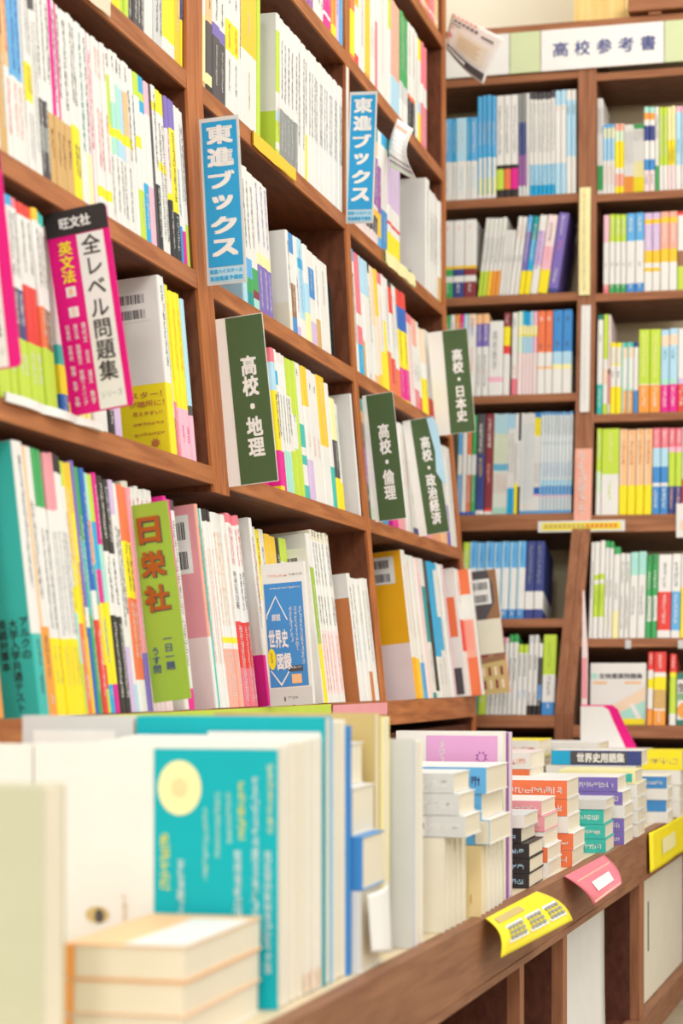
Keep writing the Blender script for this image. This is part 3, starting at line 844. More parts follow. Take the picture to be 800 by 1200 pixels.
r.add(596, 1, 'red textbook with yellow middle', 'W:.5,red:.6,yellow:.83,maroon', 'W:.86-.97')
r.gap(598).add(605, 1, 'white textbook with rose red foot', 'rose:.2,W', 'salmon:.2-.35;lgrey:.8-.95')
for px, k, n in ((611, 'pgreen', 1), (619, 'cyan', 2), (623, 'psky', 1), (628, 'pink', 1)):
    r.add(px, n, {'pgreen': 'pale green', 'cyan': 'pale cyan', 'psky': 'pale blue', 'pink': 'pale pink'}[k] + ' topped textbook with blush foot', f'ppink:.5,{"psky" if k == "cyan" else k}:.7,yellow:.72,pyellow:.83,{k}', '')
r.add(646, 2, 'orange red topped white textbook', 'W:.3,lorange:.33,W:.5,ored', 'dark:.52-.6;W:.85-.93')
r.add(669, 2, 'blue topped textbook with yellow moon pattern', 'W:.29,pyellow:.35,psky:.5,mblue', 'dark:.53-.62;dark:.85-.92')
r = BRow('left back column fourth shelf down', LZ[4], 534, .255)
for px, k, nm in ((539, 'sky', 'blue'), (545, 'W', 'white'), (550, 'ored', 'orange'), (556, 'green', 'green')):
    r.add(px, 1, f'{nm} striped textbook below the history sign', f'blue:.03,{k}:.4,W:.6,{k}', 'W:.1-.4')
r.add(566, 1, 'navy textbook with gold lettering', 'W:.04,navy:.6,dark', 'gold:.36-.56;W:.6-.9')
r.add(576, 1, 'dark red textbook', 'W:.03,red:.06,maroon', 'salmon:.3-.5;W:.65-.95')
r.add(593, 5, 'pale textbook with thin coloured stripes', 'mint:.07,W:.43,cyan:.5,W:.8,psky', 'rose:.2-.4;lime:.5-.8', edge='pgreen')
r.add(601, 2, 'white textbook with cyan foot', 'cyan:.26,W:.85,psky', 'lgrey:.4-.8')
r.add(605, 1, 'thin textbook with yellow foot', 'yellow:.3,W', 'dark:.3-.7')
r.add(608, 1, 'thin textbook with black foot and black top', 'dark:.27,W:.73,dark', '')
r.add(624, 5, 'cream white textbook with blue foot line', 'sky:.03,W', 'psky:.1-.9')
r.add(631, 2, 'white textbook with yellow top label', 'sky:.03,W:.17,pink:.19,blue:.26,W:.77,yellow:.95,mblue', 'lgrey:.3-.5')
r.add(669, 9, 'white textbook with deep blue band', 'sky:.03,lgrey:.16,pink:.18,mblue:.27,psky:.33,W:.68,lgrey:.7,W:.97,mblue', 'mblue:.34-.5;lgrey:.75-.95', edge='^psky')
r = BRow('left back column fifth shelf down', LZ[5], 538, .196)
r.add(546, 1, 'lime green textbook', 'W:.4,lime', 'W:.6-.9')
r.add(613, 7, 'light blue topped textbook with blue foot', 'mblue:.12,W:.66,sky', 'W:.02-.1;mblue:.7-.93', edge='^psky')
r.add(624, 1, 'navy textbook with white belt', 'navy:.12,W:.35,navy', 'lgrey:.4-.95')
b = r.add(635, 1, 'navy textbook with patterned belt beside the gap', 'navy:.12,W:.35,navy', 'lgrey:.4-.95')
r = BRow('left back column bottom shelf', LZ[6], 556, .192)
r.add(559, 1, 'teal textbook behind the photo cover', 'teal', '')
r.add(568, 1, 'bright lime footed textbook', 'lime:.6,W', 'W:.1-.4')
r.add(593, 5, 'white textbook with grey print', 'W:.93,pink', 'lgrey:.1-.6')
r.add(604, 2, 'white textbook with green top', 'W:.9,green', 'grey:.4-.7', h=.199)
r.add(616, 2, 'shorter white textbook with pink lime top', 'W:.88,lime', 'dark:.5-.85;sky:.2-.35', h=.175)
r.add(628, 2, 'white textbook with black foot', 'black:.12,W:.9,lgrey', 'black:.12-.28;dark:.55-.75', h=.198)
r.add(633, 1, 'thin navy and black textbook', 'black:.2,mblue:.42,dark:.8,W', 'W:.1-.4', h=.176)
r.add(652, 1, 'thick lime topped textbook with blue foot', 'mblue:.16,W:.5,lime', 'W:.02-.14;dark:.2-.48;leafgreen:.55-.9', h=.199)
# right column
r = BRow('right back column top shelf', RZ[1], 699, .206)
r.add(706, 2, 'tall white textbook with green foot', 'W:.04,green:.3,W', 'dark:.62-.9', h=.238)
r.add(720, 3, 'short textbook in blue and cream stripes', 'W:.48,psky:.8,pyellow:.95,sky', 'salmon:.1-.4', h=.172, edge='^sky')
r.add(731, 2, 'short yellow textbook with red top', 'yellow:.1,salmon:.28,W:.36,yellow:.75,pgreen:.9,salmon', '', h=.172)
r.add(742, 3, 'short white textbook with orange foot', 'orange:.24,W', 'lgrey:.4-.9', h=.168)
r.add(754, 4, 'short white textbook with yellow foot', 'yellow:.22,pyellow:.45,W:.93,green', 'grey:.75-.9', h=.168)
r.add(767, 2, 'tall navy and orange topped textbook', 'ppink:.25,mblue:.38,W:.6,navy:.78,W:.85,orange:.93,mint', 'navy:.05-.2', h=.208)
r.add(772, 1, 'white textbook with green foot strip', 'green:.3,W', 'grey:.6-.9', h=.206)
r.add(782, 2, 'bright lime topped textbook', 'W:.30,lime', 'W:.4-.9', h=.206)
r.add(791, 2, 'yellow topped textbook with pale foot', 'ppink:.3,yellow:.6,pyellow', 'grey:.3-.5', h=.206)
r.add(812, 3, 'pale blue textbook with pink top', 'W:.3,psky:.93,pink', 'sky:.4-.6', h=.206)
r = BRow('right back column second shelf down', RZ[2], 706, .196)
for px, n, k, f in ((713, 1, 'pink', 'rose'), (733, 3, 'lime', 'green'), (754, 2, 'sky', 'mblue')):
    r.add(px, n, f'{ {"pink": "pink", "lime": "lime green", "sky": "light blue"}[k]} topped white textbook', f'{f}:.11,W:.65,{k}', 'W:.02-.1;lgrey:.35-.38;W:.7-.95', edge='^W' if 0 else None)
r.add(773, 2, 'lilac textbook with yellow patch', 'W:.25,gold:.3,W:.36,gold:.52,lilac:.86,gold:.92,lilac', 'W:.5-.8')
r.add(793, 2, 'salmon red textbook with yellow patch', 'W:.36,gold:.53,salmon:.86,gold:.93,salmon', 'W:.55-.85')
r.add(812, 2, 'textbook with brown band and lime foot', 'lime:.3,brown:.5,W:.95,red', '')
r = BRow('right back column third shelf down', RZ[3], 698, .178)
r.add(705, 1, 'tall white textbook with teal foot', 'teal:.3,W:.95,dgreen', 'W:.05-.25;lgrey:.7-.8', h=.252)
r.add(711, 1, 'tall lime topped textbook', 'lime:.1,W:.3,peach:.45,W:.55,lime', '', h=.252)
r.add(714, 1, 'thin brown pink textbook', 'W:.1,hpink:.4,brown:.45,ppink', '', h=.25)
r.add(727, 2, 'short cream textbook with yellow foot', 'yellow:.38,W:.68,yellow:.7,cream:.94,yellow', 'grey:.5-.6')
r.add(741, 2, 'short mint striped textbook with orange foot', 'orange:.32,mint:.35,W:.78,peach:.93,teal', 'W:.03-.3', edge='mint')
r.add(747, 1, 'short white textbook with blue foot', 'mblue:.32,W:.93,navy', '')
r.add(773, 2, 'yellow lime textbook with orange foot', 'orange:.33,W:.34,lime', 'W:.03-.3;pyellow:.4-.95', h=.208)
r.add(793, 2, 'aqua textbook with magenta foot', 'magenta:.33,mint:.4,psky:.8,peach:.93,psky', 'W:.03-.3;dteal:.6-.75', h=.208)
r.add(812, 2, 'pale lilac textbook with red foot', 'red:.33,lilac:.4,W', 'W:.03-.3', h=.208)
r = BRow('right back column fourth shelf down', RZ[4], 697, .216)
r.add(703, 1, 'thin lime textbook with white foot', 'W:.25,pgreen:.5,lime', 'W:.6-.95')
r.add(724, 1, 'very thick lime textbook with white foot', 'W:.47,lime', 'lime:.15-.4;pyellow:.6-.95')
r.add(763, 4, 'orange textbook with yellow foot', 'yellow:.345,lorange', 'brick:.55-.87;orange:.9-.99', edge='^peach', h=.212)
r.add(782, 2, 'red topped blue and white textbook', 'mblue:.32,W:.36,mblue:.55,psky:.77,rose', 'W:.03-.3;W:.78-.97', h=.213)
r.add(798, 2, 'red topped lime textbook with navy foot', 'navy:.32,lime:.72,pink:.78,rose', 'lorange:.05-.3;W:.8-.97', h=.213)
r.add(814, 2, 'red textbook at frame edge', 'red:.4,W', '', h=.213)
r = BRow('right back column fifth shelf down', RZ[5], 689, .23)
r.add(693, 1, 'tall plain white textbook by the post', 'W', 'lgrey:.4-.8', h=.24)
r.add(706, 2, 'white textbook with lime middle', 'W:.22,lime:.56,W:.6,lime:.66,W', 'leafgreen:.3-.5', h=.244)
r.add(716, 2, 'white textbook with green cap', 'W:.93,green', 'pyellow:.05-.25;lgrey:.4-.6', h=.243)
r.add(724, 1, 'white textbook with green cap, lower', 'pyellow:.3,W:.92,green', 'lgrey:.4-.6', h=.228)
r.add(736, 2, 'white textbook with grey title bar', 'W:.62,W', 'grey:.64-.9;lgrey:.1-.5', h=.212)
r.add(755, 2, 'white textbook with mint top panel', 'W:.73,mint', 'lgrey:.2-.6;psky:.75-.97', h=.215)
r.add(769, 2, 'green textbook with white lower half', 'green:.2,W:.5,green', 'lgrey:.22-.48;W:.55-.8;dark:.82-.99', h=.208, edge='^green')
r.add(785, 1, 'white textbook with red lettered block', 'W:.09,red:.55,W', 'W:.12-.52;grey:.6-.9', h=.208)
r.add(796, 1, 'white textbook with blue lettered block', 'W:.09,sky:.55,W', 'W:.12-.52;grey:.6-.9', h=.208)
r.add(810, 1, 'yellow textbook at frame edge', 'yellow:.6,W', '', h=.208)
# bottom shelf, right column: two face-out books and three spines
zb = RZ[6]
r = BRow('right back column bottom shelf', zb, 757, .178, .12)
r.gap(757).add(764, 1, 'thin red topped textbook with white middle', 'orange:.2,ored:.22,W:.5,yellow:.63,W:.75,red', 'W:.8-.97')
r.add(779, 1, 'thick red topped textbook with yellow middle', 'orange:.2,W:.22,tan:.48,yellow:.66,W:.72,red', 'W:.03-.18;W:.76-.97;gold:.3-.45')
r.gap(783).add(791, 1, 'thin red topped lime textbook', 'W:.16,lime:.68,yellow:.74,red', 'W:.78-.97', h=.172)
def face_out(name, label, px0, px1, py0, z, Y, colour, t=.014):
    x0, x1 = hit_y(px0, Y), hit_y(px1, Y)
    h = z_of(py0, (x0 + x1) / 2, Y) - z
    b = empty(name, (x0, Y, z + .0008))
    b.rotation_euler = (-.10, 0, 0)
    w = x1 - x0
    box('cover', (0, 0, 0), (w, .0012, h), mat(colour), b)
    box('cover', (0, t - .0012, 0), (w, t, h), mat(colour), b)
    box('pages', (.001, .0013, .001), (w - .002, t - .0013, h - .001), mat('page'), b)
    tag(b, label, 'textbook')
    return b, w, h
b, w, h = face_out('textbook', 'white biology workbook facing out on the bottom back shelf', 691, 756, 777, zb, 4.81, 'W')
txt(b, '生物重要問題集', w * .55, h * .79, w * .78, h * .085, 'dark', .015)
poly(b, 'green_disc', ellipse(w * .07, h * .79, w * .06, h * .045), 'mint')
quad(b, 'orange_bar', w * .05, w * .30, h * .66, h * .70, 'lorange')
quad(b, 'orange_bar', w * .62, w * .92, h * .66, h * .70, 'lorange')
poly(b, 'peach_wedge', [(w * .38, h * .30), (w * .99, h * .62), (w * .99, h * .40), (w * .55, h * .20)], 'peach')
poly(b, 'green_wedge', [(w * .55, h * .20), (w * .99, h * .40), (w * .99, h * .10), (w * .55, h * .10)], 'mint')
poly(b, 'white_streak', [(w * .70, h * .34), (w * .78, h * .34), (w * .94, h * .10), (w * .84, h * .10)], 'W2', -.0009)
quad(b, 'yellow_foot', w * .55, w * .99, h * .0, h * .10, 'yellow')
b, w, h = face_out('textbook', 'black green and orange biology book facing out at frame edge', 793, 850, 789, zb, 4.81, 'W')
quad(b, 'black_foot', 0, w, 0, h * .10, 'dgreen')
quad(b, 'black_top', 0, w, h * .88, h, 'dgreen')
txt(b, '生', w * .09, h * .73, w * .16, h * .16, 'black', .02)
txt(b, '良', w * .09, h * .55, w * .16, h * .15, 'green', .02)
poly(b, 'orange_disc', ellipse(w * .2, h * .28, w * .2, h * .17), 'orange')

# header signs of the back bookcase
def header(px0, px1, colour, label, wide=None):
    x0, x1 = hit_y(px0, 4.996), hit_y(px1, 4.996)
    o = box('header_sign', (0, 0, 0), (x1 - x0 - .001, .005, 2.2605 - LZ[0] - .003), mat(colour, .5))
    o.location = (x0, 4.9935, LZ[0] + .002)
    tag(o, label, 'sign')
    return o, x1 - x0, 2.258 - LZ[0]
header(470, 597, 'W', 'blank white header sign behind the flyer')
header(597.5, 633.5, 'headgreen', 'pale green header panel left of the subject sign')
o, w, h = header(634, 778, 'W2', 'white header sign reading high school reference books')
for k, ch in enumerate('高校参考書'):
    txt(o, ch, w * (.16 + .178 * k), h * .50, w * .125, h * .36, 'navy', .012)
header(778.5, 850, 'headgreen', 'pale green header panel right of the subject sign')
x0 = hit_y(676, 5.1)
pb = tag(empty('wooden_box', (x0, 5.04, 2.2795)), 'yellow pine box on top of the back bookcase', 'box')
box('front_board', (0, 0, 0), (.125, .016, .3), W_PINE, pb)
box('front_board', (.127, 0, 0), (.30, .016, .3), W_PINE, pb)
box('side_board', (0, .017, 0), (.016, .22, .3), W_PINE, pb)
bar = box('wooden_bar', (hit_y(736, 5.0), 4.985, 2.2865), (1.0, 5.03, 2.318), W_X, bev=.002)
tag(bar, 'dark brown wooden bar on top of the back bookcase', 'wooden bar')
box('support', (hit_y(760, 5.0), 4.995, 2.2785), (hit_y(760, 5.0) + .03, 5.02, 2.2865), W_X, bar)

# strips on the double post of the back bookcase
def strip(name, label, x0p, x1p, y0p, y1p, colour, ink, n_print, Y=None, curl=.0, cat='label strip', plane='-y'):
    zm = H + (HY - (y0p + y1p) / 2) / F * 5
    zt, zb_ = H + (HY - y0p) / F * 4.96, H + (HY - y1p) / F * 4.96
    Ya, Yb = Yf(zb_) - .004, Yf(zt) - .004
    x0, x1 = hit_y(x0p, Ya), hit_y(x1p, Ya)
    zt, zb_ = z_of(y0p, x0, Yb), z_of(y1p, x0, Ya)
    n = 8
    v, f = [], []
    for i in range(n + 1):
        a = i / n
        z = zb_ + (zt - zb_) * a
        y = min(Yf(z) - .004, Ya + (Yb - Ya) * a) - curl * math.sin(a * PI) ** 2
        v += [(x0, y, z), (x1, y, z), (x0, y + .0012, z), (x1, y + .0012, z)]
    for i in range(n):
        p, q = i * 4, i * 4 + 4
        f += [(p, p + 1, q + 1, q), (p + 2, q + 2, q + 3, p + 3), (p, q, q + 2, p + 2), (p + 1, p + 3, q + 3, q + 1)]
    o = link(name, v, f, mat(colour))
    tag(o, label, cat)
    if ink:
        yp = min(Ya, Yb) - .0012 - curl
        print_on(o, 'small_print', (x0 + x1) / 2, zt - .01, zb_ + .01, (x1 - x0) * (.55 if n_print == 1 else .3), ink, '-y', 5 + int(y0p), -yp)
    return o
strip('label_strip', 'long pale yellow strip on the double post', 678, 691, 220, 346, 'pyellow', 'tan', 2, curl=.004)
strip('label_strip', 'plain white strip on the double post', 679, 690, 358, 483, 'W', 'lgrey', 2)
strip('label_strip', 'salmon pink strip with white lettering on the double post', 672, 692, 526, 610, 'salmon', 'W2', 1)
def shelf_card(label, px0, px1, py0, py1, Y, colour, ink=None):
    x0, x1 = hit_y(px0, Y), hit_y(px1, Y)
    z0, z1 = z_of(py1, x0, Y), z_of(py0, x0, Y)
    o = box('shelf_label', (0, 0, 0), (x1 - x0, .0015, z1 - z0), mat(colour), None, .0005)
    o.location = (x0, Y, z0)
    tag(o, label, 'shelf label')
    return o, x1 - x0, z1 - z0
Y4 = Yf(LZ[4]) - .009
o, w, h = shelf_card('yellow shelf label with red print across the double post', 630, 732, 611, 624, Y4, 'W')
quad(o, 'yellow_panel', w * .05, w * .95, h * .18, h * .82, 'yellow')
print_on(o, 'print', h * .5, w * .10, w * .58, h * .45, 'tanb', '-y', 3, .0009) if 0 else None
for k in range(16):
    quad(o, 'print', w * (.08 + .053 * k), w * (.08 + .053 * k + .035), h * .35, h * .68, 'tanb' if k < 9 else 'ored', -.0009)
o, w, h = shelf_card('white hanging tag with small picture at frame edge', 792, 815, 590, 630, Yf(1.08) - .012, 'W2')
poly(o, 'picture', ellipse(w * .5, h * .35, w * .3, h * .2), 'peach')
for px in (735, 797):
    o, w, h = shelf_card('small white clip under the fifth right back shelf' + (' near the post' if px == 735 else ' at frame edge'), px - 3, px + 4, 750, 760, Yf(RZ[5]) - .006, 'lgrey')

# red and white card display holder on the counter end
def holder():
    Y = 4.66
    xl, xr = hit_y(680, Y), hit_y(746, Y)
    zb0 = z_of(876, xl, Y)
    zt = z_of(826, xl, Y)
    zs = z_of(692, xl, Y)
    b = tag(empty('card_holder', (xl, Y, zb0)), 'white card display holder with red edge below the back shelves', 'display holder')
    w, h = xr - xl, zt - zb0
    pts = [(0, 0), (w, 0), (w * .78, h * .55), (w * .66, h * .9), (w * .56, h), (0, h)]
    prism('red_panel', pts, 'y', .003, .006, mat('signpink'), b)
    pts = [(0, 0), (w * .80, 0), (w * .58, h * .62), (w * .50, h * .88), (w * .40, h * .97), (0, h * .97)]
    prism('front_panel', pts, 'y', 0, .0025, mat('W'), b)
    hs = zs - zb0
    prism('side_panel', [(0, 0), (.014, 0), (.016, hs * .6), (.008, hs), (.004, hs)], 'y', .0065, .009, mat('ppink'), b)
    quad(b, 'red_print', .002, .014, h * 1.15, h * 2.1, 'hpink', .006)
holder()

# ------------------------------------------------------------------ signs and notices on the left bookcase
def sign(name, label, bl, tl, wpx, X0, colour, cat='sign', rad=.0, t=.0018, group=None):
    """a stiff card standing out of the shelf, seen face-on: bottom-left and top-left corners give its foot, height and lean"""
    Y = hit_x(bl[0], X0)
    z0 = z_of(bl[1], X0, Y)
    xt = hit_y(tl[0], Y)
    z1 = z_of(tl[1], xt, Y)
    h = math.hypot(xt - X0, z1 - z0)
    w = width_of(wpx, X0, Y)
    lean = math.atan2(xt - X0, z1 - z0)
    if rad:
        pts = [(0, 0), (w, 0)]
        pts = []
        for cx, cz, a0 in ((w - rad, rad, -90), (w - rad, h - rad, 0), (rad, h - rad, 90), (rad, rad, 180)):
            pts += [(cx + rad * math.cos(math.radians(a0 + 15 * i)), cz + rad * math.sin(math.radians(a0 + 15 * i))) for i in range(7)]
    else:
        pts = [(0, 0), (w, 0), (w, h), (0, h)]
    o = prism(name, pts, 'y', 0, t, mat(colour) if isinstance(colour, str) else colour)
    o.location = (X0, Y, z0)
    o.rotation_euler = (0, lean, 0)
    tag(o, label, cat, group)
    return o, w, h

def series_sign(label, bl, tl, wpx, X0, full=True):
    o, w, h = sign('series_sign', label, bl, tl, wpx, X0, 'signpink', 'sign', .006)
    quad(o, 'white_column', w * .47, w * .90, .0015, h * .87, 'W')
    def arc(cx, a0):
        return [(cx + .006 * math.cos(math.radians(a0 + 15 * i)), h - .006 + .006 * math.sin(math.radians(a0 + 15 * i))) for i in range(7)]
    poly(o, 'black_header', [(0, h * .875), (w, h * .875)] + arc(w - .006, 0) + arc(.006, 90), 'black', -.0007)
    txt(o, '旺文社', w * .48, h * .935, w * .50, h * .058, 'W2', .03, y=-.0012)
    txt(o, '全レベル問題集', w * .685, h * .50, w * .30, h * .72, 'black', .012, True)
    txt(o, 'シリーズ', w * .69, h * .075, w * .34, h * .032, 'grey', .0)
    txt(o, '英文法', w * .27, h * .745, w * .22, h * .205, 'yellow', .02, True)
    for k, z in enumerate((.60, .50)):
        quad(o, 'number_tab', w * .19, w * .345, h * (z - .025), h * (z + .025), 'W2')
        txt(o, '15'[k], w * .27, h * z, w * .06, h * .03, 'lorange', .0, y=-.0013)
    for k, (s, top) in enumerate((('現代文 古文 漢文 数学', .45), ('英文法 英語長文 英語リスニング', .45), ('日本史 世界史 物理 化学 生物', .45))):
        txt(o, s, w * (.39 - .13 * k), h * .24, w * .072, h * .40, 'W2', .01, True)
    return o
XC = -.033 - .006
series_sign('magenta and white workbook series sign standing on the second shelf', (84, 488), (51, 252), 73, XC)
o, w, h = sign('series_sign', 'magenta and white series sign cut by the frame edge', (-45, 440), (-72, 180), 70, XC, 'signpink', 'sign', .006)
quad(o, 'white_column', w * .47, w * .80, .0015, h * .87, 'W')
poly(o, 'black_header', [(0, h * .88), (w, h * .88), (w, h * .975), (w * .93, h), (0, h)], 'black', -.0009)
txt(o, '全レベル問題集', w * .62, h * .50, w * .24, h * .72, 'black', .012, True)
txt(o, 'シリーズ', w * .62, h * .075, w * .28, h * .032, 'grey', .0)

def blue_sign(label, bl, tl, wpx, X0):
    o, w, h = sign('publisher_sign', label, bl, tl, wpx, X0, 'lgrey', 'sign', .0, group='blue vertical signs')
    quad(o, 'blue_panel', w * .06, w * .94, h * .105, h * .975, 'signblue')
    for k, ch in enumerate('東進ブックス'):
        sc = 1.0 if k < 2 else .9
        txt(o, ch, w * .5, h * (.895 - .1355 * k), w * .68 * (1 if k != 3 else .8), h * .115 * (sc if k != 3 else .75), 'W2', .045)
    quad(o, 'foot_panel', w * .06, w * .94, h * .012, h * .10, 'psky')
    txt(o, '東進ハイスクール', w * .5, h * .078, w * .84, h * .028, 'cyan', .03, y=-.0013)
    txt(o, '東進衛星予備校', w * .5, h * .036, w * .84, h * .028, 'cyan', .03, y=-.0013)
    q = quad(o, 'plastic_sleeve', -w * .12, w * 1.04, -h * .012, h * 1.01, 'W', -.0022)
    q.data.materials.clear()
    q.data.materials.append(CLEAR)
    return o
blue_sign('blue publisher sign beside the near post', (243, 335), (233, 140), 46, -.0565 + .004)
blue_sign('blue publisher sign beside the middle post', (405, 262), (410, 108), 32, -.0715 + .004)

def green_sign(label, body, bl, tl, wpx, X0, split, wl=None):
    o, w, h = sign('subject_sign', label, bl, tl, wpx, X0, 'W', 'sign', .0, group='green subject signs')
    quad(o, 'green_panel', w * split, w * .992, h * .004, h * .996, 'signgreen')
    gw = w * (.992 - split)
    cx = w * (split + .992) / 2 + gw * .02
    n = len(body)
    txt(o, body, cx, h * .46, gw * .44, h * (.60 if n == 5 else .70 if n == 6 else .76), 'W2', .035, True)
    q = quad(o, 'plastic_sleeve', w * split, w * 1.0, h * -.002, h * 1.0, 'W', -.0022)
    q.data.materials.clear()
    q.data.materials.append(CLEAR)
    return o, w, h
green_sign('green geography sign with white lettering beside the near post', '高校・地理', (268, 571), (249, 375), 58, XC + .008, .25)
green_sign('green ethics sign, narrow, beside the middle post', '高校・倫理', (440, 612), (424, 464), 36, XC + .008, .13)
o, w, h = green_sign('green politics and economics sign left of the far end', '高校・政治経済', (491, 629), (471, 494), 36, XC + .008, .27)
poly(o, 'torn_paper', [(w * 1.02, h * .99), (w * .80, h * .985), (w * .92, h * .70), (w * .86, h * .52), (w * 1.02, h * .42), (w * 1.14, h * .40), (w * 1.12, h * .9)], 'psky', -.003)
green_sign('green Japanese history sign jutting past the far end panel', '高校・日本史', (511, 511), (501, 390), 46, -.045, .37)

o, w, h = sign('publisher_sign', 'lime green upright sign with brick red characters', (180, 824), (152, 593), 44, -.008, 'leafgreen', 'sign')
for k, ch in enumerate('日栄社'):
    txt(o, ch, w * .46, h * (.86 - .172 * k), w * (.66 if k else .60), h * .135, 'dark', .05, y=-.0007, name='lettering_shadow')
    txt(o, ch, w * .43, h * (.865 - .172 * k), w * (.66 if k else .60), h * .135, 'burnt', .035, y=-.0011)
txt(o, '一日一題', w * .58, h * .235, w * .24, h * .16, 'navy', .01, True)
txt(o, 'うす問', w * .22, h * .21, w * .2, h * .13, 'navy', .01, True)

# face-out blue world history book on the bottom shelf
o, w, h = sign('workbook', 'blue world history picture book facing out on the bottom shelf', (317, 828), (305, 662), 50, .006, 'W', 'workbook', t=.012)
quad(o, 'blue_panel', w * .04, w * .93, h * .13, h * .86, 'mblue')
quad(o, 'foot_panel', 0, w, 0, h * .12, 'lgrey')
print_on(o, 'cover_print', h * .915, w * .60, w * .08, h * .026, 'salmon', '-yh', 61, .001)
print_on(o, 'cover_print', h * .915, w * .95, w * .62, h * .022, 'grey', '-yh', 64, .001)
print_on(o, 'cover_print', h * .825, w * .88, w * .12, h * .018, 'W2', '-yh', 62, .001)
poly(o, 'white_outline', [(w * a, h * c) for a, c in ((.30, .775), (.06, .645), (.06, .615), (.08, .615), (.08, .635), (.30, .76), (.52, .60), (.55, .60))], 'W2', -.001)
poly(o, 'white_outline', [(w * a, h * c) for a, c in ((.30, .135), (.06, .25), (.09, .25), (.30, .155), (.51, .25), (.54, .25))], 'W2', -.001)
txt(o, '詳説', w * .28, h * .62, w * .2, h * .05, 'W2', .02)
txt(o, '世界史', w * .30, h * .47, w * .45, h * .13, 'W2', .03)
txt(o, '図録', w * .40, h * .31, w * .34, h * .12, 'W2', .03)
poly(o, 'yellow_oval', ellipse(w * .12, h * .33, w * .09, h * .075), 'yellow', -.0012)
print_on(o, 'cover_print', w * .12, h * .375, h * .29, w * .07, 'brown', '-y', 65, .0016)
for k in range(3):
    print_on(o, 'cover_print', w * (.62 + .115 * k), h * .69, h * (.42 - .07 * k), w * .09, 'W2', '-y', 77 + k, .001)
quad(o, 'black_label', w * .50, w * .82, h * .235, h * .275, 'dark', -.001)
print_on(o, 'cover_print', h * .262, w * .80, w * .53, h * .018, 'W2', '-yh', 63, .0015)
quad(o, 'orange_tag', w * .55, w * .78, h * .15, h * .215, 'lorange', -.001)
poly(o, 'logo', [(w * .34, h * .03), (w * .37, h * .03), (w * .37, h * .06), (w * .34, h * .06)], 'dark', -.001)
print_on(o, 'cover_print', h * .052, w * .66, w * .40, h * .022, 'grey', '-yh', 66, .001)

# paper strips taped to shelf edges
def edge_strip(label, px0, px1, key, colour, hgt, drop=0.0, name='shelf_label', waves=0.0, group=None, ink=None):
    z, x = LV[key]
    y0, y1 = hit_x(px0, x), hit_x(px1, x)
    n = 14
    v, f = [], []
    for i in range(n + 1):
        a = i / n
        yy = y0 + (y1 - y0) * a
        wv = waves * math.sin(a * 9 + px0)
        v += [(.0028 + abs(wv), yy, -drop), (.0028 + abs(wv) * 1.6, yy, -drop - hgt * (1 + .08 * math.sin(a * 5))), (.0016, yy, -drop), (.0016, yy, -drop - hgt)]
    for i in range(n):
        p, q = 4 * i, 4 * i + 4
        f += [(p, p + 1, q + 1, q), (p + 2, q + 2, q + 3, p + 3), (p, q, q + 2, p + 2), (p + 1, p + 3, q + 3, q + 1)]
    o = link(name, v, f, mat(colour))
    o.location = (x, 0, z)
    tag(o, label, 'shelf label', group)
    return o
edge_strip('cream paper strip taped to the top shelf edge, near bay', 96, 127, 'A', 'peach', .021, .002)
edge_strip('orange yellow paper strip taped to a middle bay shelf edge', 294, 344, 'A', 'gold', .022, .001, waves=.001)
edge_strip('pale cream paper strip taped to a far bay shelf edge', 448, 483, 'A', 'pyellow', .026, -.002, waves=.003)
edge_strip('lime yellow promotional strip along the bottom shelf edge', 60, 386, 'D', 'lime', .020, .001, 'promotion_strip')
edge_strip('pink red promotional strip along the bottom shelf edge', 388, 452, 'D', 'hpink', .024, .003, 'promotion_strip')
o = edge_strip('white curling paper strip under the magenta sign', 3, 116, 'C', 'W2', .010, -.006, waves=.004)

# white strip on the middle post, black bookend in the middle bay
z0 = H + (HY - 248) / F * 3.79
z1 = H + (HY - 78) / F * 3.79
o = box('label_strip', (-.0712, 3.674, z0), (-.070, 3.690, z1), mat('W'))
tag(o, 'narrow white strip down the front of the middle post', 'label strip')
yb = hit_x(391.5, -.0565 - .01)
be = tag(empty('bookend', (-.0665, yb + .006, 1.2312)), 'black metal bookend beside white books in the middle bay', 'bookend')
be.rotation_euler = (0, -TILT['B'], 0)
prism('upright_plate', [(-.13, 0), (0, 0), (0, .13), (-.004, .145), (-.018, .15), (-.13, .15)], 'y', 0, .0015, mat('black'), be)
box('foot_plate', (-.13, -.004, 0.0002), (0, 0, .0008), mat('black'), be)
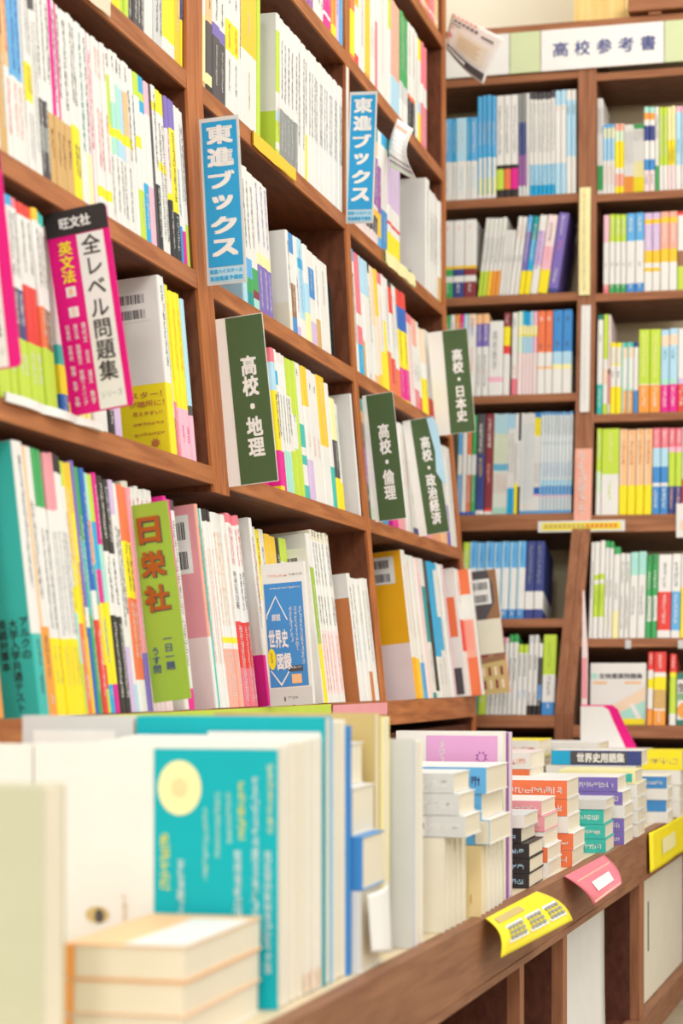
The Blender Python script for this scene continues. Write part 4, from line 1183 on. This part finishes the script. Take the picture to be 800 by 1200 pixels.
# curled leaflet hanging in the far bay and the flyer on the end panel
def sheet(name, label, cat, P, colour, n=14, thick=.0012, curl=None):
    """P: four corners (bl, br, tr, tl) as Vectors; curl(u,v) -> offset Vector"""
    v, f = [], []
    a, b, c, d = [Vector(p) for p in P]
    nrm = (b - a).cross(d - a).normalized()
    for s in (0, 1):
        for j in range(n + 1):
            for i in range(n + 1):
                u, w = i / n, j / n
                p = a * (1 - u) * (1 - w) + b * u * (1 - w) + c * u * w + d * (1 - u) * w
                if curl:
                    p = p + curl(u, w, nrm)
                v.append(p - nrm * thick * s)
    m = n + 1
    for j in range(n):
        for i in range(n):
            p = j * m + i
            f.append((p, p + 1, p + m + 1, p + m))
            q = p + m * m
            f.append((q, q + m, q + m + 1, q + 1))
    for i in range(n):
        f += [(i, i + m * m, i + 1 + m * m, i + 1), (n * m + i, n * m + i + 1, n * m + i + 1 + m * m, n * m + i + m * m), (i * m, (i + 1) * m, (i + 1) * m + m * m, i * m + m * m), (i * m + n, i * m + n + m * m, (i + 1) * m + n + m * m, (i + 1) * m + n)]
    o = link(name, v, f, mat(colour))
    for p in o.data.polygons:
        p.use_smooth = True
    if label:
        tag(o, label, cat)
    return o, lambda u, w, e=.0012: (a * (1 - u) * (1 - w) + b * u * (1 - w) + c * u * w + d * (1 - u) * w) + (curl(u, w, nrm) if curl else Vector()) + nrm * e
def patch(parent, name, fn, u0, u1, w0, w1, colour, n=8, e=.0012):
    v, f = [], []
    for j in range(2):
        for i in range(n + 1):
            v.append(fn(u0 + (u1 - u0) * i / n, w0 + (w1 - w0) * j, e))
    for i in range(n):
        f.append((i, i + 1, i + n + 2, i + n + 1))
    return link(name, v, f, mat(colour), None, parent)
def at(px, py, Y):
    X = hit_y(px, Y)
    return (X, Y, z_of(py, X, Y))
Yl = 4.60
fl, fn = sheet('flyer', 'pink and cream flyer curling off the end of the left bookcase', 'flyer', [at(523, 58, Yl), at(566, 99, Yl - .03), at(590, 45, Yl - .05), at(530, 15, Yl)], 'W',
               curl=lambda u, w, n: n * (.004 * math.sin(u * PI)) + Vector((-.004 * math.sin(w * PI), 0, -.007 * math.sin(u * PI) * (1 - w))))
patch(fl, 'black_band', fn, .02, .96, .04, .20, 'dark')
patch(fl, 'white_bar', fn, .05, .5, .085, .15, 'W2', 6, .0018)
patch(fl, 'cream_panel', fn, .2, .86, .27, .68, 'cream')
for k in range(5):
    patch(fl, 'small_print', fn, .26, .74 - .05 * (k % 2), .34 + .06 * k, .355 + .06 * k, 'tan', 6, .0018)
for k, (u0, u1, w, cl) in enumerate(((.03, .55, .93, 'salmon'), (.08, .6, .83, 'dark'), (.05, .25, .74, 'grey'), (.66, .9, .80, 'dark'), (.04, .12, .66, 'salmon'), (.03, .12, .42, 'rose'))):
    for q in range(6):
        patch(fl, 'small_print', fn, u0 + (u1 - u0) * q / 6, u0 + (u1 - u0) * (q + .7) / 6, w, w + (.05 if k < 5 else .1), cl, 1, .0018)
Yn = 4.05
lf, fn = sheet('leaflet', 'crumpled pale leaflet hanging over the far bay blue sign', 'leaflet', [at(457, 196, Yn - .02), at(490, 213, Yn - .05), at(483, 150, Yn), at(463, 137, Yn)], 'W',
               curl=lambda u, w, n: n * (.012 * math.sin(w * PI * 1.2) + .004 * math.sin(u * 7)) + Vector((-.012 * math.sin(w * PI) * u, 0, 0)))
patch(lf, 'dark_line', fn, .02, .98, .10, .14, 'grey')
patch(lf, 'dark_line', fn, .02, .98, .20, .235, 'grey')
patch(lf, 'pink_print', fn, .2, .7, .82, .9, 'salmon')
patch(lf, 'green_band', fn, .02, .95, .01, .07, 'pgreen')
for k in range(4):
    patch(lf, 'small_print', fn, .15, .8, .35 + .1 * k, .37 + .1 * k, 'lgrey')

# ------------------------------------------------------------------ the low display counter in front of the left bookcase
def edge(Y):
    return .3104 + .0385 * Y
TZ = .35
M_TOP = wood('pale_laminate', (.66, .55, .36), (.74, .63, .44), (6, 6, 6), .5)
def slab(name, y0, y1, xb, inset, z0, z1, m, parent, depth=None):
    """a board lying along the counter: from inset behind the front edge back to xb (or by depth)"""
    f0, f1 = edge(y0) - inset, edge(y1) - inset
    b0, b1 = (xb, xb) if depth is None else (f0 - depth, f1 - depth)
    return prism(name, [(b0, y0), (f0, y0), (f1, y1), (b1, y1)], 'z', z0, z1, m, parent)
def counter(label, y0, y1, posts):
    b = tag(empty('display_counter'), label, 'counter', 'units of the low display counter')
    slab('top', y0, y1, .006, .0205, TZ - .02, TZ, M_TOP, b)
    slab('apron', y0, y1, 0, 0, TZ - .078, TZ + .001, W_CNT, b, .02)
    slab('apron_lip', y0, y1, 0, -.002, TZ - .088, TZ - .0785, W_CNT, b, .022)
    for p, t in posts:
        slab('divider', p, p + t, .03, .022, .0005, TZ - .0885, W_DK, b)
        slab('divider_edge', p, p + t, 0, .004, .0005, TZ - .0885, W_ZB, b, .0175)
    slab('bottom_board', y0, y1, .03, .0285, -.02, .0, W_DK, b)
    slab('base_rail', y0, y1, 0, -.002, FZ, .0, W_CNT, b, .03)
    box('back_panel', (.008, y0, FZ), (.026, y1, TZ - .021), W_DK, b)
    return b
counter('near unit of the low wooden counter, with the yellow notice', 1.15, 3.90, ((1.3, .03), (2.0, .03), (2.72, .03), (3.05, .035), (3.865, .035)))
u2 = counter('far unit of the low wooden counter, with a cream door', 3.902, 4.75, ((3.902, .03), (4.70, .03)))
dr = slab('door', 3.95, 4.68, 0, .02, .002, TZ - .0885, mat('cream'), u2, .012)
slab('finger_slot', 4.10, 4.115, 0, .0195, .10, .20, mat('dark'), dr, .003)
def hang(label, y0, y1, ins, zb, slant, colour='W'):
    o, fn = sheet('paper_sheet', label, 'paper sheet', [(edge(y0) - ins, y0, zb), (edge(y1) - ins, y1 + slant, zb), (edge(y1) - ins - .02, y1, TZ - .09), (edge(y0) - ins - .02, y0, TZ - .09)], colour,
                  curl=lambda u, w, n: n * .006 * math.sin(u * 5 + w * 2))
    return o
hang('large white paper sheet hanging inside the counter below the pink notice', 3.13, 3.74, .035, .004, -.06)
hang('narrow white paper sheet inside the counter by the second divider', 2.77, 2.90, .05, .004, -.11)

# notices taped on the counter edge
Yw, fn = sheet('notice', 'bright yellow notice curling over the counter edge', 'notice', [(.432, 2.45, .308), (.470, 2.82, .312), (edge(2.80) + .004, 2.80, .3535), (edge(2.47) + .004, 2.47, .3535)], 'yellow',
               curl=lambda u, w, n: n * (.010 * math.sin(w * PI)))
patch(Yw, 'white_panel', fn, .10, .36, .20, .62, 'W')
patch(Yw, 'white_panel', fn, .40, .66, .20, .62, 'W')
patch(Yw, 'white_panel', fn, .70, .95, .20, .62, 'W')
patch(Yw, 'headline', fn, .06, .5, .74, .90, 'tanb', 8)
for k in range(3):
    for q in range(3):
        for e in range(4):
            u = .12 + .30 * k + .058 * e
            patch(Yw, 'print', fn, u, u + .042, .25 + .12 * q, .33 + .12 * q, 'grey', 1, .0019)
Pk, fn = sheet('notice', 'folded pink notice on the counter edge in front of green paperbacks', 'notice', [(.462, 3.12, .300), (.492, 3.24, .322), (edge(3.40) + .004, 3.40, .3535), (edge(3.02) + .004, 3.02, .3535)], 'rose',
               curl=lambda u, w, n: n * (.008 * math.sin(w * PI)))
patch(Pk, 'pink_field', fn, .06, .94, .05, .80, 'salmon')
patch(Pk, 'white_oval', fn, .25, .75, .30, .60, 'W', 8, .0018)
Yq, fn = sheet('notice', 'large yellow sheet covering the far counter edge', 'notice', [(edge(3.935) + .006, 3.935, TZ - .076), (edge(4.70) + .006, 4.70, TZ - .076), (edge(4.70) + .004, 4.70, TZ + .001), (edge(3.935) + .004, 3.935, TZ + .001)], 'yellow',
               curl=lambda u, w, n: n * (.002 + .003 * abs(math.sin(u * 6))))
patch(Yq, 'pale_panel', fn, .2, .5, .3, .7, 'pyellow')

# ------------------------------------------------------------------ books on the counter
def ubook(name, l, w, t, spine, cover, loc, orient='flat', rotz=0.0, pages='page'):
    """a book whose cover wraps a block of pages. canonical: spine along x facing -y, width along +y, thickness along z"""
    ct = .0011
    prof = [(w, 0), (0, 0), (0, t), (w, t), (w, t - ct), (ct, t - ct), (ct, ct), (w, ct)]
    mp = {'flat': lambda x, y, z: (x, y, z), 'flatx': lambda x, y, z: (-y, x, z), 'stand': lambda x, y, z: (y, z, x)}[orient]
    n = 8
    v = [mp(0, a, b) for a, b in prof] + [mp(l, a, b) for a, b in prof]
    f = [(0, 1, 6, 7), (1, 2, 5, 6), (2, 3, 4, 5), (8, 15, 14, 9), (9, 14, 13, 10), (10, 13, 12, 11)] + [(i, i + n, (i + 1) % n + n, (i + 1) % n) for i in range(n)]
    fm = [1] * 6 + [1, 0, 1, 1, 1, 1, 1, 1]
    o = link(name, v, f, [mat(spine), mat(cover)], fm)
    e = .0015
    pb = [(e, ct + .0002, ct + .0002), (l - e, w - e, t - ct - .0002)]
    a, b = mp(*pb[0]), mp(*pb[1])
    lo = tuple(min(p, q) for p, q in zip(a, b))
    hi = tuple(max(p, q) for p, q in zip(a, b))
    box('pages', lo, hi, mat(pages), o)
    o.location = loc
    o.rotation_euler = (0, 0, rotz)
    return o
LEVEL = {1: ['only one'], 2: ['lower', 'upper'], 3: ['bottom', 'middle', 'top'], 4: ['bottom', 'second', 'third', 'top'], 5: ['bottom', 'second', 'middle', 'fourth', 'top'], 6: ['bottom', 'second', 'third', 'fourth', 'fifth', 'top']}
def stack(where, x0, x1, y0, w, z, items, orient='flat', jit=.004, kind='paperback'):
    """items from the bottom up: (thickness, spine, cover, description, print colour, out)"""
    top = z
    res = []
    n = len(items)
    for i, it in enumerate(items):
        t, sp, cv, desc, ink, out = it
        dx, dy = R.uniform(-jit, jit) * .5 + out, R.uniform(0, jit)
        l = (x1 - x0)
        o = ubook(kind, l, w, t - .0006, sp, cv, (x0 + dx, y0 + dy, top + .0003), 'flat')
        if ink:
            print_on(o, 'title', t * .46, l - .008, l * .25, t * .46, ink, '-yh', i + int(x0 * 999), .0004)
        tag(o, f'{desc}, {LEVEL[n][i]} of {where}', 'paperback' if kind == 'paperback' else 'book', f'paperbacks of {where}')
        top += t
        res.append(o)
    return res, top
def stand(name, label, x0, x1, y0, t, h, spine, cover, z=TZ, cat='book', pages='page', group=None):
    o = ubook(name, h, x1 - x0, t, spine, cover, (x0, y0, z + .0004), 'stand', 0, pages)
    tag(o, label, cat, group)
    return o

stand('upright_book', 'blurred khaki cream book nearest the camera at frame edge', .13, .287, 1.355, .040, .222, 'khaki', 'khaki')
zt = TZ
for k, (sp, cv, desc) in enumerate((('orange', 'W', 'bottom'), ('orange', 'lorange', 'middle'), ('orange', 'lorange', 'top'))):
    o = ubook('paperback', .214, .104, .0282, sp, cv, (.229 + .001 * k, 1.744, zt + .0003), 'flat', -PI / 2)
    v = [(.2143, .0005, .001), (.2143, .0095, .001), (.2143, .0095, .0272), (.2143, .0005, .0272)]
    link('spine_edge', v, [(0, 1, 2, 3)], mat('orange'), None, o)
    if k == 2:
        link('painted_cover_glare', [(.03, .05, .0285), (.2135, .05, .0285), (.2135, .1035, .0285), (.03, .1035, .0285)], [(0, 1, 2, 3)], mat('W'), None, o)  # white sheen on the orange cover, painted as a flat patch
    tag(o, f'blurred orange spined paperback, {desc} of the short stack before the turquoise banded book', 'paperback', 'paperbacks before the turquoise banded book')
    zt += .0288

b = stand('upright_book', 'white book with turquoise band and yellow disc on its cover', .110, .347, 1.757, .026, .239, 'W', 'W')
w, h = .237, .239
bx0, bx1 = .228 - .110, .2365
quad(b, 'turquoise_band', bx0, bx1, 0, h * .985, 'obi')
bw = bx1 - bx0
poly(b, 'yellow_disc', ellipse(bx0 + bw * .21, h * .835, bw * .175, h * .105), 'pyellow', -.0009)
poly(b, 'disc_emblem', ellipse(bx0 + bw * .21, h * .835, bw * .07, h * .04, 12), 'straw', -.0012)
for u, z0, z1, cw, k in ((.06, .10, .28, .09, 'W2'), (.09, .42, .66, .1, 'yellow'), (.22, .05, .56, .07, 'W2'), (.42, .48, .76, .05, 'pgreen'), (.52, .57, .82, .05, 'pgreen'), (.61, .60, .82, .05, 'pgreen'), (.71, .62, .86, .08, 'yellow'), (.68, .15, .60, .08, 'W2'),
                           (.82, .20, .88, .07, 'W2'), (.92, .10, .60, .07, 'W2'), (.94, .66, .93, .06, 'pyellow')):
    print_on(b, 'cover_print', bx0 + bw * u, h * z1, h * z0, bw * cw, k, '-y', int(u * 100), .001)
poly(b, 'small_illustration', ellipse(bx0 - .055, h * .34, .012, .008, 9), 'tanb', -.0009)
poly(b, 'small_illustration', ellipse(bx0 - .053, h * .335, .005, .007, 7), 'dark', -.0012)
print_on(b, 'cover_print', bx0 - .028, h * .42, h * .26, .007, 'tan', '-y', 4, .001)
stand('upright_book', 'plain white book left of the turquoise banded book', .008, .1085, 1.757, .026, .238, 'W', 'W')
y = 1.786
for k, (t, c, hh) in enumerate(((.024, 'W', .241), (.022, 'cream', .240), (.02, 'W', .242), (.024, 'W', .243), (.018, 'W2', .244))):
    b = stand('upright_book', 'cream edged white book in the row behind the turquoise band, ' + ORD[k] + ' from front', .162, .347 + .001 * k, y, t - .001, hh, 'W', c, group='white books behind the turquoise banded book')
    quad(b, 'pink_foot_mark', .002, t - .004, .004, .022, 'peach', -.1852 - .001 * k - .0006, '+x') if k > 1 else None
    y += t
b = stand('upright_book', 'turquoise covered book standing tall with a white label', .157, .352, 1.905, .024, .262, 'W', 'cyan')
quad(b, 'front_cover', 0, .195, 0, .262, 'obi', -.0004)
quad(b, 'white_label', .075, .19, .225, .2475, 'W2', -.0008)
b = stand('upright_book', 'grey covered book with white label left of the turquoise cover', .035, .154, 1.905, .024, .262, 'W', 'lgrey')
quad(b, 'white_label', .012, .10, .225, .2475, 'W2', -.0008)
stand('upright_book', 'thick white book right behind the turquoise cover', .16, .354, 1.931, .043, .258, 'W', 'W')
stand('upright_book', 'thin deep blue edged book beside the blue spined stack', .16, .3575, 1.977, .010, .252, 'mblue', 'mblue', pages='mblue')
res, top = stack('the pale stack before the tan cover', .222, .368, 1.995, .10, TZ, [(.084, 'W', 'W', 'thick white wrapped bundle', None, -.004), (.055, 'mblue', 'mblue', 'blue spined thick book', None, 0), (.050, 'W', 'W', 'white paged book', None, -.012), (.044, 'W', 'W', 'small white paged book', None, -.024)], kind='book', jit=.002)
fl2, fn = sheet('loose_paper', 'loose white paper sheet drooping from the pale stack', 'paper', [(.374, 2.01, .37), (.376, 2.09, .36), (.372, 2.095, .432), (.372, 2.0, .43)], 'W2', curl=lambda u, w, n: n * .004 * math.sin(u * PI))
b = stand('upright_book', 'tan gold covered book standing behind the pale stack', .172, .353, 2.112, .022, .262, 'tanb', 'tanb')
for k in range(2):
    print_on(b, 'cover_print', .135 + .02 * k, .15 + .06 * k, .06 + .04 * k, .012, 'brown', '-y', 31 + k, .0006)
stand('upright_book', 'cream book directly behind the tan gold cover', .176, .357, 2.1355, .026, .258, 'W', 'pyellow')
stand('upright_book', 'white book with grey violet edge on the counter front', .2, .376, 2.196, .012, .232, 'lilac', 'lgrey', pages='lgrey')
stand('upright_book', 'white book behind the grey violet edge', .2, .378, 2.209, .03, .230, 'W', 'W')
y = 2.335
for k in range(4):
    b = stand('upright_book', 'small beige mottled book under the grey spined stack, ' + ORD[k] + ' from front', .245, .384 + .001 * k, y, .029, .112, 'peach', 'cream', group='small beige books under the grey spined stack')
    for q in range(4):
        poly(b, 'mottle', ellipse(.05 + .02 * q + R.uniform(-.005, .005), R.uniform(.02, .09), .004, .014, 8), 'peach', -.0006)
    y += .0305
res, top = stack('the grey spined stack', .250, .397, 2.337, .105, TZ + .1126, [(.026, 'lgrey', 'W', 'white and grey spined paperback', 'W2', .012), (.026, 'lgrey', 'W', 'white and grey spined paperback', 'W2', .004), (.024, 'lgrey', 'W', 'white and grey spined paperback', 'W2', -.002)], jit=.002)
for o in res:
    quad(o, 'white_spine_end', .002, .10, .001, .0235, 'W', -.0005)
    print_on(o, 'title', .013, .098, .08, .012, 'brown', '-yh', 3, .0007)
y = 2.50
for k in range(5):
    b = stand('upright_book', 'short straw coloured book under the sky blue stack, ' + ORD[k] + ' from front', .25, .398, y, .030, .090, 'straw' if k == 0 else 'W', 'straw' if k == 0 else 'W', group='short straw books under the sky blue stack')
    for q in range(6):
        poly(b, 'mottle', ellipse(.08 + .011 * q, R.uniform(.015, .075), .0012, .007, 8), 'tan', -.0006)
    y += .0315
res, top = stack('the sky blue stack', .255, .403, 2.50, .165, TZ + .0908, [(.032, 'sky', 'W', 'sky blue spined paperback', 'mblue', .006), (.032, 'sky', 'W', 'sky blue spined paperback', 'mblue', -.004), (.034, 'sky', 'W', 'sky blue spined paperback with printed cover', 'navy', 0)], jit=.003)
box('spine_end', (.13, -.0006, .001), (.147, -.0001, .030), mat('page'), res[0])
b = stand('upright_book', 'purple panelled book standing above the sky blue stack', .245, .393, 2.695, .020, .228, 'W', 'W')
quad(b, 'purple_panel', .042, .140, .125, .222, 'orchid')
quad(b, 'beige_panel', .042, .140, 0, .115, 'pyellow')
print_on(b, 'panel_print', .064, .216, .135, .010, 'W2', '-y', 91, .0009)
poly(b, 'logo', [(.118 + .009 * math.cos(a) * (1 if i % 2 else .6), .193 + .009 * math.sin(a) * (1 if i % 2 else .6)) for i, a in enumerate([j * PI / 8 for j in range(16)])], 'purple', -.0009)
poly(b, 'logo_centre', ellipse(.118, .193, .0045, .0055), 'orchid', -.0013)
stand('upright_book', 'white book with purple edge behind the purple panel', .25, .394, 2.717, .012, .226, 'lilac', 'purple')
stand('upright_book', 'white book with violet line, last upright on the counter', .25, .395, 2.731, .024, .226, 'W', 'lilac')

stack('the black spined stack', .252, .402, 2.86, .135, TZ, [(.0215, 'black', 'black', 'black spined paperback', 'psky', 0)] * 3 + [(.0215, 'black', 'black', 'black spined paperback', 'psky', -.012), (.019, 'W', 'lgrey', 'grey photo covered paperback', None, -.006)], jit=.002)
stack('the rose red spined stack', .255, .404, 3.02, .15, TZ, [(.023, 'W', 'W', 'cream paged paperback', None, .003), (.023, 'ored', 'W', 'orange red spined paperback', 'W2', 0), (.023, 'W', 'W', 'cream paged paperback', None, -.004), (.024, 'hpink', 'hpink', 'rose spined paperback', 'W2', -.004), (.023, 'hpink', 'W', 'rose spined white covered paperback', 'W2', -.008)], jit=.003)
stack('the orange spined stack', .235, .412, 3.20, .15, TZ, [(.027, 'ored', 'W', 'orange spined paperback', 'W2', .006), (.027, 'ored', 'W', 'orange spined paperback', 'W2', .006), (.027, 'W', 'W', 'cream paged paperback', None, -.002), (.027, 'ored', 'W', 'orange spined paperback', 'W2', -.004), (.03, 'ored', 'W', 'orange spined paperback with white lettering', 'W2', -.002)], jit=.003)
stack('the teal green spined stack', .30, .438, 3.47, .13, TZ, [(.0245, 'teal', 'teal', 'teal green spined paperback', 'W2', .002), (.0245, 'teal', 'teal', 'teal green spined paperback', 'W2', 0), (.026, 'teal', 'teal', 'teal green spined paperback', 'W2', -.004), (.017, 'lgrey', 'lgrey', 'grey photo covered paperback', None, 0)], jit=.003)
stack('the purple spined stack', .29, .452, 3.65, .15, TZ, [(.024, 'violet', 'W', 'purple spined paperback', 'W2', 0), (.024, 'violet', 'W', 'purple spined paperback', 'W2', -.003), (.024, 'W', 'W', 'cream paged paperback', None, 0), (.024, 'violet', 'W', 'purple spined paperback', 'W2', -.004), (.026, 'violet', 'W', 'purple spined paperback with pale cover', 'W2', -.014)], jit=.003)
res, top = stack('the plastic wrapped stack', .31, .456, 3.83, .14, TZ, [(.025, 'W', 'W', 'white wrapped paperback', None, 0)] * 4 + [(.026, 'pyellow', 'pyellow', 'yellow spined paperback with green label', 'orange', -.004)], jit=.003)
quad(res[-1], 'green_label', .122, .140, .004, .02, 'teal', -.0007)
wr = box('plastic_wrap', (.4615, 3.84, TZ + .002), (.4625, 3.965, TZ + .095), CLEAR)
tag(wr, 'clear plastic wrap on the side of the white wrapped stack', 'plastic wrap')
res, top = stack('the long history glossary stack', .265, .444, 4.01, .13, TZ, [(.032, 'W', 'W', 'white paged book', None, 0)] * 3 + [(.032, 'W', 'W', 'white covered book', None, -.01), (.029, 'navy', 'W', 'black and blue spined history glossary', None, 0)], kind='book', jit=.003)
g = res[-1]
quad(g, 'blue_spine_end', .001, .038, .0005, .0278, 'cyan', -.0005)
quad(g, 'black_spine', .038, .150, .003, .026, 'dark', -.0007)
txt(g, '世界史用語集', .098, .0145, .095, .019, 'W2', .04, y=-.0011, name='title')
stack('the blue spined stack', .36, .478, 4.22, .13, TZ, [(.024, 'W', 'W', 'cream paged book', None, 0), (.024, 'mblue', 'W', 'blue edged book', None, -.004), (.024, 'W', 'W', 'cream paged book', None, 0), (.025, 'mblue', 'W', 'blue spined book with white lettering', 'W2', -.002)], kind='book', jit=.002)
stack('the bright yellow stack', .375, .492, 4.40, .13, TZ, [(.035, 'W', 'W', 'white paged book', None, -.004)] * 2 + [(.032, 'W', 'W', 'white covered book', None, -.004), (.042, 'yellow', 'yellow', 'bright yellow spined book', 'tanb', 0)], kind='book', jit=.002)
stack('the flat magazine stack by the back bookcase', .16, .342, 4.20, .19, TZ, [(.034, 'W', 'W', 'white magazine', None, 0)] * 2 + [(.034, 'salmon', 'W', 'red spined magazine', 'W2', .004), (.034, 'W', 'pyellow', 'yellow printed magazine', 'mblue', 0), (.030, 'W', 'W', 'white covered magazine', 'lgrey', -.004)], kind='magazine', jit=.004)
hz = z_of(876, hit_y(680, 4.66), 4.66)
q = (hz - TZ - .001) / 5
stack('the stack under the red card holder', .20, .40, 4.55, .16, TZ, [(q, 'W', 'W', 'white magazine', None, 0)] * 3 + [(q, 'hpink', 'W', 'pink spined magazine', 'mblue', 0), (q, 'W', 'W', 'white covered magazine', 'salmon', 0)], kind='magazine', jit=.003)
stack('the inner white stack behind orange spines', .09, .285, 3.60, .16, TZ, [(.034, 'W', 'W', 'white paged book', None, 0)] * 3 + [(.034, 'ored', 'W', 'red spined book', 'W2', 0), (.03, 'W', 'ppink', 'pink covered book', 'salmon', 0)], kind='book', jit=.003) if 0 else None
stack('the inner stack behind orange spines', .09, .285, 3.62, .18, TZ, [(.034, 'W', 'W', 'white paged book', None, 0)] * 3 + [(.034, 'ored', 'W', 'red spined book', 'W2', 0), (.03, 'W', 'ppink', 'pink covered book', 'salmon', 0)], kind='book', jit=.003)
stack('the inner stack beside the history glossary', .06, .25, 3.95, .18, TZ, [(.036, 'W', 'W', 'white paged book', None, 0)] * 3 + [(.036, 'gold', 'W', 'yellow spined book', 'W2', 0), (.034, 'W', 'yellow', 'yellow covered book', 'salmon', 0)], kind='book', jit=.003)

finish_labels()

# ------------------------------------------------------------------ light
wd = bpy.data.worlds.new('shop_light')
SC.world = wd
wd.use_nodes = True
nt = wd.node_tree
bg = nt.nodes['Background']
bg.inputs['Strength'].default_value = 1.0
tc = nt.nodes.new('ShaderNodeTexCoord')                 # the bright shop all round: pale ceiling above, darker floor below
sp = nt.nodes.new('ShaderNodeSeparateXYZ')
mr = nt.nodes.new('ShaderNodeMapRange')
mr.inputs['From Min'].default_value = -1
rp = nt.nodes.new('ShaderNodeValToRGB')
e = rp.color_ramp.elements
e[0].position, e[0].color = .0, (.20, .17, .13, 1)
e[1].position, e[1].color = 1.0, (1.2, 1.17, 1.11, 1)
for p, c in ((.46, (.30, .26, .20, 1)), (.54, (.92, .895, .845, 1))):
    k = e.new(p)
    k.color = c
nt.links.new(tc.outputs['Generated'], sp.inputs[0])
nt.links.new(sp.outputs['Z'], mr.inputs['Value'])
nt.links.new(mr.outputs[0], rp.inputs['Fac'])
nt.links.new(rp.outputs['Color'], bg.inputs['Color'])
def area(name, loc, size, energy, rot=(0, 0, 0)):
    l = bpy.data.lights.new(name, 'AREA')
    l.shape = 'RECTANGLE'
    l.size, l.size_y = size
    l.energy = energy
    l.color = (1, .96, .89)
    o = bpy.data.objects.new(name, l)
    COL.objects.link(o)
    o.location = loc
    o.rotation_euler = rot
    return o
def globe(x, y, z, energy):
    l = bpy.data.lights.new('ceiling_and_fill_lamp', 'POINT')
    l.shadow_soft_size = .28
    l.energy = energy
    l.color = (1, .965, .91)
    o = bpy.data.objects.new('ceiling_and_fill_lamp', l)
    COL.objects.link(o)
    o.location = (x, y, z)
for x, y, z, e in ((.9, -2.2, 2.3, 112), (1.5, .4, 2.72, 12), (1.5, 2.3, 2.72, 13), (1.3, 3.7, 2.72, 26), (3.2, -1.6, 2.72, 20)):  # the lamps behind the camera are added fill, brightening covers that face it
    globe(x, y, z, e)

# ------------------------------------------------------------------ camera
cam = bpy.data.cameras.new('camera')
co = bpy.data.objects.new('camera', cam)
COL.objects.link(co)
co.location = (CX, 0, H)
co.rotation_euler = (PI / 2, 0, YAW)
cam.sensor_fit = 'VERTICAL'
cam.sensor_height = 36
cam.sensor_width = 24
cam.lens = 36 * F / 1200
cam.shift_y = (HY - 600) / 1200
cam.clip_start = .05
cam.dof.use_dof = True
cam.dof.focus_distance = 3.15
cam.dof.aperture_fstop = 4.8
cam.dof.aperture_blades = 0
SC.camera = co
vs = SC.view_settings
vs.view_transform = 'Standard'
vs.look = 'None'
vs.gamma = 1
vs.use_curve_mapping = False
vs.exposure = .58
